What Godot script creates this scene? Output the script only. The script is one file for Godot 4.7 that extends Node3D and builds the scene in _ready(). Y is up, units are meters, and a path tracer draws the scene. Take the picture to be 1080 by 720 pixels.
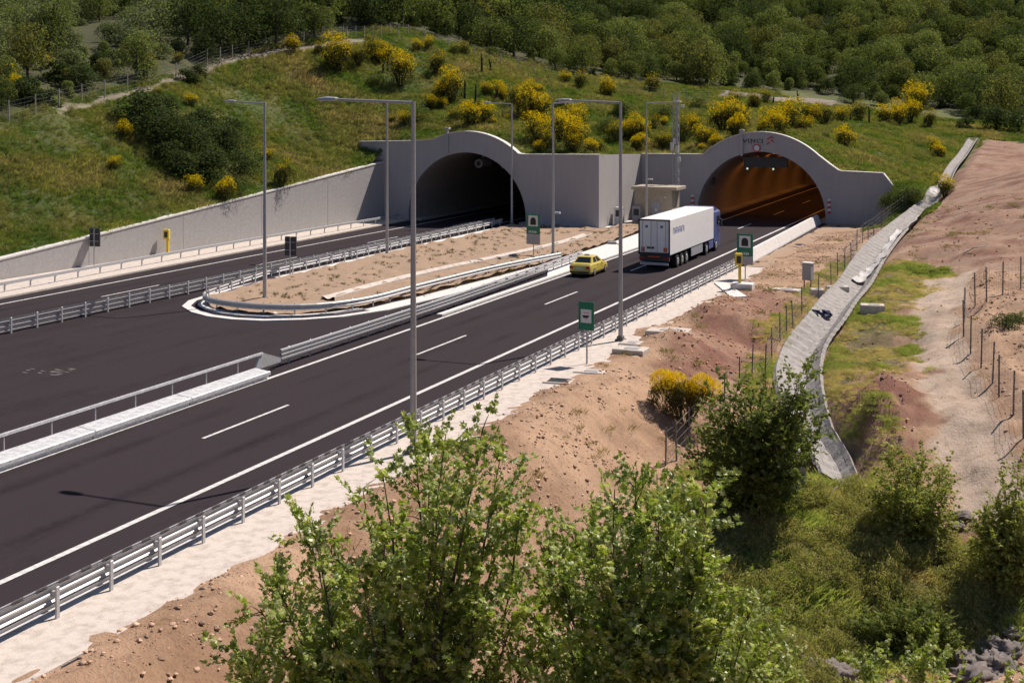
extends Node3D
# Motorway tunnel portals on a hillside. x = across the road (t), -z = along the road (s), y up, metres.
const FOC := 1335.0
const EYE := 13.2
const HORIZON := 108.0
var phi := atan(579.0 / 1335.0)
var cphi := cos(phi)
var sphi := sin(phi)
var rng := RandomNumberGenerator.new()
var taken := {}
var M := {}

# ------------------------------------------------------------------ helpers: naming
func numbered(called: String) -> String:
	if not taken.has(called):
		taken[called] = 0
		return called
	taken[called] += 1
	return "%s_%03d" % [called, taken[called]]

func tag(o: Node, label: String, category: String, group := "") -> void:
	o.set_meta("label", label)
	o.set_meta("category", category)
	if group != "":
		o.set_meta("group", group)

func thing(called: String, label: String, category: String, at := Vector3.ZERO, turn := 0.0, group := "") -> Node3D:
	var o := Node3D.new()
	o.name = numbered(called)
	add_child(o)
	o.position = at
	o.rotation.y = turn
	tag(o, label, category, group)
	return o

func part(parent: Node, called: String, mesh: Mesh, m: Material, at := Transform3D.IDENTITY) -> MeshInstance3D:
	var o := MeshInstance3D.new()
	o.name = called
	o.mesh = mesh
	o.material_override = m
	o.transform = at
	parent.add_child(o, true)
	return o

func struct(called: String, mesh: Mesh, m: Material) -> MeshInstance3D:
	var o := MeshInstance3D.new()
	o.name = numbered(called)
	o.mesh = mesh
	o.material_override = m
	o.set_meta("kind", "structure")
	add_child(o)
	return o

func dup(o: Node3D, at: Vector3, turn: float, size := Vector3.ONE, label := "", group := "") -> Node3D:
	var c: Node3D = o.duplicate()
	c.name = numbered(String(o.name).rstrip("0123456789").rstrip("_"))
	add_child(c)
	c.position = at
	c.rotation = Vector3(0, turn, 0)
	c.scale = size
	if label != "":
		c.set_meta("label", label)
	if group != "":
		c.set_meta("group", group)
	return c

func scatter(parent: Node, called: String, mesh: Mesh, m: Material, places: Array, tints := PackedColorArray()) -> MultiMeshInstance3D:
	var mm := MultiMesh.new()
	mm.transform_format = MultiMesh.TRANSFORM_3D
	mm.use_colors = tints.size() > 0
	mm.mesh = mesh
	mm.instance_count = places.size()
	for i in places.size():
		mm.set_instance_transform(i, places[i])
		if tints.size() > 0:
			mm.set_instance_color(i, tints[i])
	var o := MultiMeshInstance3D.new()
	o.name = numbered(called) if parent == self else called
	o.multimesh = mm
	o.material_override = m
	o.set_meta("kind", "stuff")
	parent.add_child(o, true)
	return o

# ------------------------------------------------------------------ helpers: mesh
class MB:
	var v := PackedVector3Array()
	var n := PackedVector3Array()
	var c := PackedColorArray()
	var uv := PackedVector2Array()
	var col := Color.WHITE
	func tri(a: Vector3, b: Vector3, d: Vector3) -> void:
		var nn := (d - a).cross(b - a).normalized()
		v.push_back(a); v.push_back(b); v.push_back(d)
		n.push_back(nn); n.push_back(nn); n.push_back(nn)
		c.push_back(col); c.push_back(col); c.push_back(col)
	func quad(a: Vector3, b: Vector3, d: Vector3, e: Vector3) -> void:
		tri(a, b, d)
		tri(a, d, e)
	func box(center: Vector3, size: Vector3, basis := Basis.IDENTITY, chamfer := 0.0) -> void:
		var h := size * 0.5
		var k := minf(chamfer, minf(h.x, minf(h.y, h.z)) * 0.6)
		if k <= 0.0:
			var p := []
			for i in 8:
				p.append(center + basis * Vector3(h.x * (1 if i & 1 else -1), h.y * (1 if i & 2 else -1), h.z * (1 if i & 4 else -1)))
			quad(p[1], p[3], p[2], p[0]); quad(p[4], p[6], p[7], p[5]); quad(p[0], p[2], p[6], p[4])
			quad(p[5], p[7], p[3], p[1]); quad(p[3], p[7], p[6], p[2]); quad(p[4], p[5], p[1], p[0])
			return
		# top edges chamfered: stacked rings
		var rings := [[Vector2(h.x, h.z), -h.y], [Vector2(h.x, h.z), h.y - k], [Vector2(h.x - k, h.z - k), h.y]]
		var last := []
		for r in rings:
			var e: Vector2 = r[0]
			var ring := [Vector3(-e.x, r[1], -e.y), Vector3(e.x, r[1], -e.y), Vector3(e.x, r[1], e.y), Vector3(-e.x, r[1], e.y)]
			for i in 4:
				ring[i] = center + basis * ring[i]
			if last.size():
				for i in 4:
					quad(last[(i + 1) % 4], ring[(i + 1) % 4], ring[i], last[i])
			last = ring
		quad(last[0], last[1], last[2], last[3])
	func tube(path: Array, radii: Array, sides := 8) -> void:
		var rings := []
		for i in path.size():
			var d: Vector3 = (path[mini(i + 1, path.size() - 1)] - path[maxi(i - 1, 0)]).normalized()
			var u := d.cross(Vector3.UP if absf(d.y) < 0.95 else Vector3.RIGHT).normalized()
			var w := u.cross(d)
			var ring := []
			for k in sides:
				var a := TAU * k / sides
				ring.append(path[i] + (u * cos(a) + w * sin(a)) * radii[i])
			rings.append(ring)
		for i in rings.size() - 1:
			for k in sides:
				var j := (k + 1) % sides
				var na: Vector3 = (rings[i][k] - path[i]).normalized()
				var nb: Vector3 = (rings[i][j] - path[i]).normalized()
				for q in [[rings[i][k], na], [rings[i + 1][j], nb], [rings[i + 1][k], na], [rings[i][k], na], [rings[i][j], nb], [rings[i + 1][j], nb]]:
					v.push_back(q[0]); n.push_back(q[1]); c.push_back(col)
		for k in range(1, sides - 1):
			tri(rings[0][0], rings[0][k], rings[0][k + 1])
			var e: Array = rings[rings.size() - 1]
			tri(e[0], e[k + 1], e[k])
	func cyl(a: Vector3, b: Vector3, r: float, sides := 10) -> void:
		tube([a, b], [r, r], sides)
	# profile points: x sideways (to the right of the path), y up; open or closed strip swept along the path
	func sweep(path: Array, prof: Array, closed := false, caps := false) -> void:
		var rows := []
		for i in path.size():
			var d: Vector3 = path[mini(i + 1, path.size() - 1)] - path[maxi(i - 1, 0)]
			var r := Vector3(-d.z, 0, d.x).normalized()
			var row := []
			for p in prof:
				row.append(path[i] + r * p.x + Vector3.UP * p.y)
			rows.append(row)
		var m := prof.size() if closed else prof.size() - 1
		for i in rows.size() - 1:
			for k in m:
				var j := (k + 1) % prof.size()
				quad(rows[i][k], rows[i + 1][k], rows[i + 1][j], rows[i][j])
		if caps:
			for k in range(1, prof.size() - 1):
				tri(rows[0][0], rows[0][k], rows[0][k + 1])
				var e: Array = rows[rows.size() - 1]
				tri(e[0], e[k + 1], e[k])
	# 2D polygon (x, y) at z0 pushed to z1, through a transform
	func prism(poly: PackedVector2Array, z0: float, z1: float, at := Transform3D.IDENTITY) -> void:
		var idx := Geometry2D.triangulate_polygon(poly)
		for i in range(0, idx.size(), 3):
			var a := poly[idx[i]]; var b := poly[idx[i + 1]]; var d := poly[idx[i + 2]]
			tri(at * Vector3(a.x, a.y, z0), at * Vector3(b.x, b.y, z0), at * Vector3(d.x, d.y, z0))
			tri(at * Vector3(a.x, a.y, z1), at * Vector3(d.x, d.y, z1), at * Vector3(b.x, b.y, z1))
		for i in poly.size():
			var a := poly[i]; var b := poly[(i + 1) % poly.size()]
			quad(at * Vector3(a.x, a.y, z0), at * Vector3(a.x, a.y, z1), at * Vector3(b.x, b.y, z1), at * Vector3(b.x, b.y, z0))
	func done() -> ArrayMesh:
		var a := []
		a.resize(Mesh.ARRAY_MAX)
		a[Mesh.ARRAY_VERTEX] = v
		a[Mesh.ARRAY_NORMAL] = n
		a[Mesh.ARRAY_COLOR] = c
		if uv.size() == v.size():
			a[Mesh.ARRAY_TEX_UV] = uv
		var m := ArrayMesh.new()
		m.add_surface_from_arrays(Mesh.PRIMITIVE_TRIANGLES, a)
		return m

func W(t: float, s: float, h := 0.0) -> Vector3:
	return Vector3(t, h, -s)

func sheet(pts: Array, h: float, uvs := Vector2.ONE) -> ArrayMesh:   # flat polygon of (t, s) points, cut to small triangles by Godot
	var poly := PackedVector2Array()
	for p in pts:
		poly.push_back(Vector2(p[0], p[1]))
	var idx := Geometry2D.triangulate_polygon(poly)
	var b := MB.new()
	for i in range(0, idx.size(), 3):
		var q := [poly[idx[i]], poly[idx[i + 1]], poly[idx[i + 2]]]
		if (q[1] - q[0]).cross(q[2] - q[0]) > 0.0:
			q = [q[0], q[2], q[1]]
		b.tri(W(q[0].x, q[0].y, h), W(q[1].x, q[1].y, h), W(q[2].x, q[2].y, h))
		for p in q:
			b.uv.push_back(Vector2(p.x * uvs.x, p.y * uvs.y))
	return b.done()

func slab(pts: Array, h0: float, h1: float) -> ArrayMesh:
	var poly := PackedVector2Array()
	for p in pts:
		poly.push_back(Vector2(p[0], p[1]))
	var b := MB.new()
	b.prism(poly, h0, h1, Transform3D(Basis(Vector3(1, 0, 0), Vector3(0, 0, -1), Vector3(0, 1, 0)), Vector3.ZERO))
	return b.done()

# ------------------------------------------------------------------ helpers: materials
func noise_image(seed_: int, freq: float, octaves: int, size := 512, kind := FastNoiseLite.TYPE_SIMPLEX_SMOOTH) -> Image:
	var f := FastNoiseLite.new()
	f.seed = seed_
	f.noise_type = kind
	f.frequency = freq
	f.fractal_octaves = octaves
	f.fractal_gain = 0.6
	return f.get_seamless_image(size, size)

func grey(img: Image, lo: float, hi: float, warm := 0.0) -> ImageTexture:   # values are linear multipliers
	var d := img.get_data()
	var lut := PackedByteArray()
	for i in 256:
		var k := lo + (hi - lo) * i / 255.0
		var c := Color(k * (1.0 + warm * (0.5 - i / 255.0)), k, k * (1.0 - warm * (0.5 - i / 255.0))).linear_to_srgb()
		lut.push_back(clampi(int(c.r * 255.0 + 0.5), 0, 255)); lut.push_back(clampi(int(c.g * 255.0 + 0.5), 0, 255)); lut.push_back(clampi(int(c.b * 255.0 + 0.5), 0, 255))
	var o := PackedByteArray()
	o.resize(d.size() * 3)
	for i in d.size():
		var q := d[i] * 3
		o[i * 3] = lut[q]; o[i * 3 + 1] = lut[q + 1]; o[i * 3 + 2] = lut[q + 2]
	return ImageTexture.create_from_image(Image.create_from_data(img.get_width(), img.get_height(), false, Image.FORMAT_RGB8, o))

func bump(img: Image, strength: float) -> ImageTexture:
	var i: Image = img.duplicate()
	i.convert(Image.FORMAT_RGBA8)
	i.bump_map_to_normal_map(strength)
	return ImageTexture.create_from_image(i)

func worn_asphalt() -> ImageTexture:     # 52 m across by 78 m along: polished wheel tracks, drip lines, paving seams, patches of aggregate
	var w := 1040
	var l := 780
	var a := FastNoiseLite.new()
	a.seed = 3
	a.frequency = 0.02
	a.fractal_octaves = 4
	var fine := noise_image(78, 0.2, 3, 256).get_data()
	var o := PackedByteArray()
	o.resize(w * l)
	var across := PackedFloat32Array()
	for x in w:
		var t := x * 0.05      # metres, wraps at 52
		var k := 0.0
		for lane in [-28.8, -32.9, -57.9, -61.8]:
			var d: float = fposmod(t - lane + 26.0, 52.0) - 26.0
			k += 0.2 * (exp(-pow((absf(d) - 0.9) / 0.34, 2.0))) - 0.15 * exp(-pow(d / 0.3, 2.0))
		for seam in [-30.7, -25.9, -59.6, -38.5, -43.0, -47.5]:
			var d: float = fposmod(t - seam + 26.0, 52.0) - 26.0
			k -= 0.10 * exp(-pow(d / 0.05, 2.0))
		across.push_back(k)
	for y in l:
		for x in w:
			var v := 0.5 + across[x] * (0.7 + 0.8 * a.get_noise_2d(x * 0.3, y * 1.0 + 400.0)) + 0.16 * a.get_noise_2d(x * 1.0, y * 0.12) + 0.12 * a.get_noise_2d(x * 0.5, y * 0.7 + 90.0) + (fine[(y % 256) * 256 + (x % 256)] / 255.0 - 0.5) * 0.2
			o[y * w + x] = clampi(int(v * 255.0), 0, 255)
	return grey(Image.create_from_data(w, l, false, Image.FORMAT_L8, o), 0.15, 1.85)

func mix_images(a: Image, b: Image, c: Image) -> Image:
	var x := a.get_data()
	var y := b.get_data()
	var z := c.get_data()
	for i in x.size():
		x[i] = clampi(int(x[i] * 0.5 + y[i] * 0.3 + z[i] * 0.2), 0, 255)
	return Image.create_from_data(a.get_width(), a.get_height(), false, Image.FORMAT_L8, x)

func mat(lin: Color, rough := 0.9, metal := 0.0) -> StandardMaterial3D:
	var m := StandardMaterial3D.new()
	m.albedo_color = lin.linear_to_srgb()
	m.roughness = rough
	m.metallic = metal
	return m

func tex(m: StandardMaterial3D, albedo: Texture2D, scale_: float, normal: Texture2D = null, ns := 1.0) -> StandardMaterial3D:
	m.albedo_texture = albedo
	m.uv1_triplanar = true
	m.uv1_world_triplanar = true
	m.uv1_scale = Vector3.ONE * scale_
	if normal:
		m.normal_enabled = true
		m.normal_texture = normal
		m.normal_scale = ns
	return m

func leafmat(lin: Color, glow: Color, rough := 0.6) -> StandardMaterial3D:
	var m := mat(lin, rough)
	m.vertex_color_use_as_albedo = true
	m.cull_mode = BaseMaterial3D.CULL_DISABLED
	m.backlight_enabled = true
	m.backlight = glow.linear_to_srgb()
	m.metallic_specular = 0.25
	return m

func materials() -> void:
	var grain := noise_image(11, 0.09, 4)
	var fbm := noise_image(23, 0.012, 6)
	var soft := noise_image(5, 0.006, 4)
	var cell := noise_image(41, 0.06, 2, 512, FastNoiseLite.TYPE_CELLULAR)
	var mixed := mix_images(fbm, grain, cell)
	var nb := bump(grain, 3.0)
	var fb := bump(fbm, 8.0)
	var cb := bump(cell, 4.0)
	M.ground = tex(mat(Color.WHITE, 0.97), grey(mixed, 0.25, 1.8, 0.12), 0.2, bump(mixed, 14.0), 0.6)
	M.ground.vertex_color_use_as_albedo = true
	M.asphalt = mat(Color(0.039, 0.0305, 0.0345), 0.9)
	M.asphalt.metallic_specular = 0.22
	M.asphalt.albedo_texture = worn_asphalt()
	M.paint = tex(mat(Color(0.76, 0.74, 0.72), 0.6), grey(mixed, 0.35, 1.35), 0.45)
	M.concrete = tex(mat(Color(0.385, 0.37, 0.365), 0.88), grey(fbm, 0.91, 1.07, 0.03), 0.11, nb, 0.25)
	M.concrete.uv1_scale = Vector3(0.3, 0.035, 0.3)
	M.portal = tex(mat(Color(0.375, 0.36, 0.37), 0.88), grey(fbm, 0.92, 1.06, 0.03), 0.09, nb, 0.25)
	M.portal.uv1_scale = Vector3(0.28, 0.03, 0.28)
	M.pale = tex(mat(Color(0.60, 0.53, 0.47), 0.92), grey(fbm, 0.66, 1.22, 0.06), 0.3, nb, 0.4)
	M.white_concrete = tex(mat(Color(0.72, 0.69, 0.66), 0.85), grey(fbm, 0.75, 1.15), 0.35, nb, 0.3)
	M.island = tex(mat(Color(0.36, 0.25, 0.17), 0.97), grey(mixed, 0.5, 1.5, 0.12), 0.3, bump(mixed, 6.0), 1.0)
	M.steel = tex(mat(Color(0.50, 0.50, 0.51), 0.55, 0.35), grey(fbm, 0.8, 1.15), 0.7)
	M.pole = tex(mat(Color(0.42, 0.42, 0.43), 0.5, 0.35), grey(fbm, 0.8, 1.15), 0.9)
	M.dark_steel = mat(Color(0.09, 0.09, 0.10), 0.5, 0.4)
	M.post = tex(mat(Color(0.17, 0.155, 0.15), 0.8), grey(fbm, 0.6, 1.3), 1.0)
	M.pale_post = tex(mat(Color(0.42, 0.38, 0.34), 0.9), grey(fbm, 0.6, 1.3), 1.0)
	M.wood = tex(mat(Color(0.035, 0.028, 0.022), 0.95), grey(fbm, 0.6, 1.4), 1.5)
	M.bark = tex(mat(Color(0.10, 0.078, 0.058), 0.95), grey(fbm, 0.5, 1.5), 1.2, nb, 0.6)
	M.lining = tex(mat(Color(0.36, 0.335, 0.315), 0.9), grey(fbm, 0.45, 1.3, 0.1), 0.3, fb, 1.0)
	M.membrane = tex(mat(Color(0.55, 0.53, 0.51), 0.75), grey(fbm, 0.75, 1.15), 0.5, fb, 0.6)
	M.rock = tex(mat(Color(0.20, 0.17, 0.155), 0.95), grey(fbm, 0.55, 1.45), 0.7, fb, 1.2)
	M.stone = mat(Color(0.46, 0.34, 0.26), 0.95)
	M.stone.vertex_color_use_as_albedo = true
	M.tunnel = tex(mat(Color(0.34, 0.31, 0.29), 0.8), grey(fbm, 0.75, 1.2), 0.15, nb, 0.3)
	M.black = mat(Color(0.012, 0.012, 0.013), 0.6)
	M.green = mat(Color(0.012, 0.16, 0.085), 0.45)
	M.sign_white = mat(Color(0.62, 0.62, 0.62), 0.5)
	M.sign_back = mat(Color(0.035, 0.035, 0.04), 0.6)
	M.sign_grey = mat(Color(0.34, 0.34, 0.36), 0.6)
	M.red = mat(Color(0.42, 0.035, 0.04), 0.5)
	M.yellow = mat(Color(0.72, 0.52, 0.035), 0.5)
	M.beige = tex(mat(Color(0.40, 0.345, 0.27), 0.9), grey(fbm, 0.8, 1.15), 0.3)
	M.cabinet = mat(Color(0.55, 0.55, 0.53), 0.6)
	M.leaf_dark = leafmat(Color(1, 1, 1), Color(0.9, 0.95, 0.5), 0.8)
	M.leaf = leafmat(Color(1, 1, 1), Color(0.9, 0.95, 0.5), 0.75)
	M.leaf_near = leafmat(Color(1, 1, 1), Color(0.88, 0.95, 0.42), 0.36)
	M.leaf_near.metallic_specular = 0.5
	M.flower = leafmat(Color(1, 1, 1), Color(0.9, 0.8, 0.3), 0.8)
	M.grass = leafmat(Color(1, 1, 1), Color(0.92, 0.95, 0.55), 0.85)
	M.mesh_wire = mat(Color(0.30, 0.30, 0.29), 0.6, 0.3)
	M.tyre = mat(Color(0.018, 0.018, 0.019), 0.85)
	M.rim = mat(Color(0.55, 0.55, 0.56), 0.35, 0.6)
	M.glass = mat(Color(0.015, 0.018, 0.02), 0.06)
	M.taxi = mat(Color(0.66, 0.52, 0.10), 0.3)
	M.taxi.clearcoat_enabled = true
	M.taxi.clearcoat = 0.7
	M.trailer = tex(mat(Color(0.87, 0.87, 0.87), 0.4), grey(fbm, 0.93, 1.05), 0.2)
	M.blue = mat(Color(0.035, 0.06, 0.26), 0.3)
	M.blue.clearcoat_enabled = true
	M.lettering = mat(Color(0.10, 0.14, 0.36), 0.6)
	M.lamp_red = mat(Color(0.35, 0.02, 0.015), 0.25)
	M.tarp = mat(Color(0.05, 0.055, 0.12), 0.6)

# ------------------------------------------------------------------ the lie of the land
var ctl := []
var wts := PackedFloat64Array()
var grid := PackedFloat32Array()
const T0 := -360.0
const S0 := -30.0
const GN := 290
const GS := 290
const GC := 2.0
var bumps := FastNoiseLite.new()
var canal := PackedVector2Array()
var canal_depth := 0.75
var low_zone := 0.0

func pd(x: float, y: float, d: float) -> Vector3:      # a pixel at a known depth -> (t, s, h)
	var X := (x - 540.0) * d / FOC
	return Vector3(X * cphi - d * sphi, X * sphi + d * cphi, EYE - (y - HORIZON) * d / FOC)

func ph(x: float, y: float, h: float) -> Vector3:      # a pixel at a known height -> (t, s, h)
	return pd(x, y, FOC * (EYE - h) / (y - HORIZON))

func pix(t: float, s: float, h: float) -> Vector3:     # where a place would appear, and its depth
	var d := -t * sphi + s * cphi
	return Vector3(540.0 + (t * cphi + s * sphi) * FOC / d, HORIZON + (EYE - h) * FOC / d, d)

func wall_t(s: float) -> float:
	return -72.2 + (s - 60.0) * 2.2 / 65.0

func wall_top(s: float) -> float:
	return 0.55 + 5.9 * pow(clampf((s - 58.0) / 67.0, 0.0, 1.2), 1.05)

func tps(r2: float) -> float:
	return 0.0 if r2 < 1e-9 else r2 * log(r2)

func survey() -> void:
	for s in [30.0, 50.0, 65.0, 80.0, 95.0, 110.0, 122.0]:
		ctl.append(Vector3(wall_t(s) - 0.2, s, wall_top(s) - 0.12))
	# fence line along the top of the cut, and the slope below it
	for p in [[9, 127, 117], [86, 108, 126], [185, 83, 144], [280, 55, 160], [360, 42, 170], [430, 37, 178], [528, 68, 178], [580, 82, 178], [650, 96, 179], [725, 107, 180], [828, 117, 185], [917, 130, 185], [985, 139, 185], [1040, 145, 182]]:
		ctl.append(pd(p[0], p[1], p[2]))
	# wooded slope behind
	for p in [[0, 30, 180], [300, 5, 230], [540, 5, 265], [800, 5, 300], [1080, 10, 320], [0, -80, 300], [540, -80, 380], [1080, -80, 420], [950, 110, 232], [1080, 122, 215], [750, 92, 205], [600, 60, 212], [430, 22, 215], [-200, 80, 150], [1250, 60, 300], [1200, 130, 200]]:
		ctl.append(pd(p[0], p[1], p[2]))
	# behind the portal parapets
	for p in [[-72.5, 126, 8.4], [-66, 126, 8.7], [-60, 126, 9.0], [-53, 126, 7.6], [-45, 126.5, 7.5], [-45.5, 133, 7.4], [-44, 140.8, 7.0], [-38, 140.8, 7.2], [-31, 140.8, 8.9], [-25, 140.8, 7.4], [-21.5, 140.8, 5.5], [-17, 140.8, 5.3], [-14.5, 141, 4.6], [-30, 155, 9.6], [-60, 145, 12.6], [-75, 140, 14.5]]:
		ctl.append(Vector3(p[0], p[1], p[2]))
	# verge of the near carriageway
	for s in [-20.0, 0.0, 20.0, 35.0, 50.0, 65.0, 80.0, 95.0, 110.0, 125.0]:
		ctl.append(Vector3(-21.6, s, -0.05))
	ctl.append(Vector3(-17, 131, 0.3)); ctl.append(Vector3(-14.5, 135.5, 1.9))
	# the low ground: bank, ditch, track, field, stream
	for p in [[300, 640, -1.0], [400, 660, -3.0], [560, 480, -0.9], [640, 470, -1.6], [640, 560, -3.2], [700, 488, -2.6], [760, 440, -2.0], [690, 400, -0.6], [760, 345, -0.3], [800, 312, 0.0], [830, 282, 0.1], [880, 252, 0.3], [900, 243, 0.6],
			[850, 480, -3.4], [850, 380, -1.7], [905, 300, -0.3], [935, 258, 1.0], [964, 225, 2.2], [985, 200, 3.6], [1010, 165, 6.2],
			[850, 600, -4.6], [1060, 690, -6.2], [900, 710, -6.2], [650, 715, -5.4], [450, 715, -4.6], [960, 565, -3.7], [1060, 600, -4.5],
			[1040, 520, -2.9], [1010, 440, -1.7], [1000, 370, -0.6], [975, 300, 0.1], [930, 420, -1.3], [910, 350, -0.9], [1060, 340, 0.4], [1078, 400, -0.7],
			[1000, 240, 2.2], [1075, 240, 2.8], [1070, 180, 6.0], [1040, 200, 4.4], [1150, 300, 2.0], [1200, 500, -1.0], [1200, 700, -4.0]]:
		ctl.append(ph(p[0], p[1], p[2]))
	for p in [[-12, 10, -5.5], [0, 15, -7.0], [15, 20, -7.0], [30, 30, -4.0], [-5, 0, -7.0], [60, 60, 2.0]]:
		ctl.append(Vector3(p[0], p[1], p[2]))
	var n := ctl.size()
	var m := n + 3
	var a := []
	for i in m:
		var row := PackedFloat64Array()
		row.resize(m + 1)
		if i < n:
			for j in n:
				var dx: float = (ctl[i].x - ctl[j].x) * 0.02
				var dy: float = (ctl[i].y - ctl[j].y) * 0.02
				row[j] = tps(dx * dx + dy * dy)
			row[i] += 0.002
			row[n] = 1.0; row[n + 1] = ctl[i].x * 0.02; row[n + 2] = ctl[i].y * 0.02
			row[m] = ctl[i].z
		else:
			for j in n:
				row[j] = 1.0 if i == n else (ctl[j].x if i == n + 1 else ctl[j].y) * 0.02
		a.append(row)
	for i in m:
		var best := i
		for r in range(i + 1, m):
			if absf(a[r][i]) > absf(a[best][i]):
				best = r
		var sw = a[i]; a[i] = a[best]; a[best] = sw
		var ri: PackedFloat64Array = a[i]
		for r in range(i + 1, m):
			var rr: PackedFloat64Array = a[r]
			var k := rr[i] / ri[i]
			if k != 0.0:
				for q in range(i, m + 1):
					rr[q] -= k * ri[q]
				a[r] = rr
	wts.resize(m)
	for i in range(m - 1, -1, -1):
		var ri: PackedFloat64Array = a[i]
		var sum := ri[m]
		for q in range(i + 1, m):
			sum -= ri[q] * wts[q]
		wts[i] = sum / ri[i]
	var px := PackedFloat64Array()
	var py := PackedFloat64Array()
	for p in ctl:
		px.push_back(p.x * 0.02); py.push_back(p.y * 0.02)
	grid.resize(GN * GS)
	for j in GS:
		for i in GN:
			var x := (T0 + i * GC) * 0.02
			var y := (S0 + j * GC) * 0.02
			var h := wts[n] + wts[n + 1] * x + wts[n + 2] * y
			for q in n:
				var dx := x - px[q]
				var dy := y - py[q]
				var r2 := dx * dx + dy * dy + 1e-12
				h += wts[q] * r2 * log(r2)
			grid[j * GN + i] = h
	bumps.seed = 9
	bumps.frequency = 0.12
	bumps.fractal_octaves = 4

func smooth(t: float, s: float) -> float:      # the fitted surface between its survey points (Catmull-Rom would be finer; this is enough at 2 m)
	var x := clampf((t - T0) / GC, 0.0, GN - 1.001)
	var y := clampf((s - S0) / GC, 0.0, GS - 1.001)
	var i := int(x)
	var j := int(y)
	var u := x - i
	var w := y - j
	var k := j * GN + i
	return (grid[k] * (1 - u) + grid[k + 1] * u) * (1 - w) + (grid[k + GN] * (1 - u) + grid[k + GN + 1] * u) * w

var mounds := []      # [t, s, radius, height] heaps of dug soil
var soil_rough := 1.0
func hgt(t: float, s: float) -> float:
	var h := smooth(t, s)
	var near_edge := 1.0
	if t > -23.0 and s < 132.0:
		near_edge = smoothstep(-21.2, -16.0, t)
		h = lerpf(0.14 * smoothstep(-22.3, -20.7, t) - 0.03, h, near_edge)
	if s > 30.0 and t < -60.0:
		near_edge = clampf((wall_t(s) - t) / 3.0, 0.0, 1.0)
	if s > 124.0 and s < 146.0:
		near_edge = minf(near_edge, 0.25)
	if t > -23.0 and t < -15.0 and s < 132.0:
		h += bumps.get_noise_2d(t * 9.0, s * 6.0) * 0.13
	h += bumps.get_noise_2d(t, s) * 0.55 * near_edge
	h += bumps.get_noise_2d(t * 5.0 + 300.0, s * 5.0) * 0.16 * near_edge * (1.0 if s < 140.0 else 0.5)
	if t > -12.0 and s > 85.0 and s < 180.0 and z_red.size() and Geometry2D.is_point_in_polygon(Vector2(t, s), z_red):
		h += 0.22 * bumps.get_noise_2d(t * 1.5, s * 9.0 + 7.0)
	if track_mid.size() > 1 and t > -14.0 and s > 40.0 and s < 100.0:
		var d := line_dist(track_mid, t, s)
		if d < 2.6:
			h -= 0.16 * exp(-pow((d - 0.85) / 0.3, 2.0)) + 0.10 * (1.0 - smoothstep(1.6, 2.6, d))
		elif d < 3.6:
			h += 0.22 * smoothstep(2.6, 3.1, d) * (1.0 - smoothstep(3.1, 3.6, d))
	if t > -20.5 and t < -4.0 and s < 90.0:
		h -= 0.5 * maxf(0.0, bumps.get_noise_2d(t * 0.8 + 17.0, s * 4.5)) * smoothstep(-20.5, -17.0, t) * (1.0 - smoothstep(-9.0, -4.0, t))
	for m in mounds:
		var dx: float = t - m[0]
		var dy: float = s - m[1]
		var q: float = (dx * dx + dy * dy) / (m[2] * m[2])
		if q < 1.0:
			h += m[3] * (1.0 - q) * (1.0 - q) * (1.0 + 0.9 * bumps.get_noise_2d(t * 9.0, s * 9.0 + 50.0))
	if canal.size() > 1 and t > -24.0 and s > 40.0 and s < 190.0:
		var d := canal_dist(t, s)
		if d < 2.4:
			h = lerpf(smooth(t, s) - 0.95 + 0.55 * d, h, smoothstep(1.2, 2.2, d))
	return h

var track_mid := PackedVector2Array()
func line_dist(pts: PackedVector2Array, t: float, s: float) -> float:
	var best := 1e9
	var p := Vector2(t, s)
	for i in pts.size() - 1:
		best = minf(best, p.distance_squared_to(Geometry2D.get_closest_point_to_segment(p, pts[i], pts[i + 1])))
	return sqrt(best)

func canal_dist(t: float, s: float) -> float:
	var best := 1e9
	var p := Vector2(t, s)
	for i in canal.size() - 1:
		best = minf(best, p.distance_squared_to(Geometry2D.get_closest_point_to_segment(p, canal[i], canal[i + 1])))
	return sqrt(best)

func cast(x: float, y: float, from := 25.0) -> Vector3:    # where the sight line through a pixel meets the land -> (t, s, h)
	var a := pd(x, y, 1.0)
	var dh := a.z - EYE
	var d := from
	while d < 460.0:
		if EYE + dh * d < hgt(a.x * d, a.y * d):
			break
		d += 1.0
	var lo := d - 1.0
	var hi := d
	for k in 8:
		var mid := (lo + hi) * 0.5
		if EYE + dh * mid < hgt(a.x * mid, a.y * mid):
			hi = mid
		else:
			lo = mid
	return Vector3(a.x * hi, a.y * hi, hgt(a.x * hi, a.y * hi))

func zone(pts: Array, from := 25.0) -> PackedVector2Array:
	var o := PackedVector2Array()
	for p in pts:
		var c := cast(p[0], p[1], from)
		o.push_back(Vector2(c.x, c.y))
	return o

var corridor := PackedVector2Array()
var z_red := PackedVector2Array()
var z_track := PackedVector2Array()
var z_turf := PackedVector2Array()
var z_meadow := PackedVector2Array()
var z_bank_red := PackedVector2Array()
var z_wood := PackedVector2Array()
var z_cut := PackedVector2Array()
var z_path := PackedVector2Array()
var z_heap := PackedVector2Array()

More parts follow.
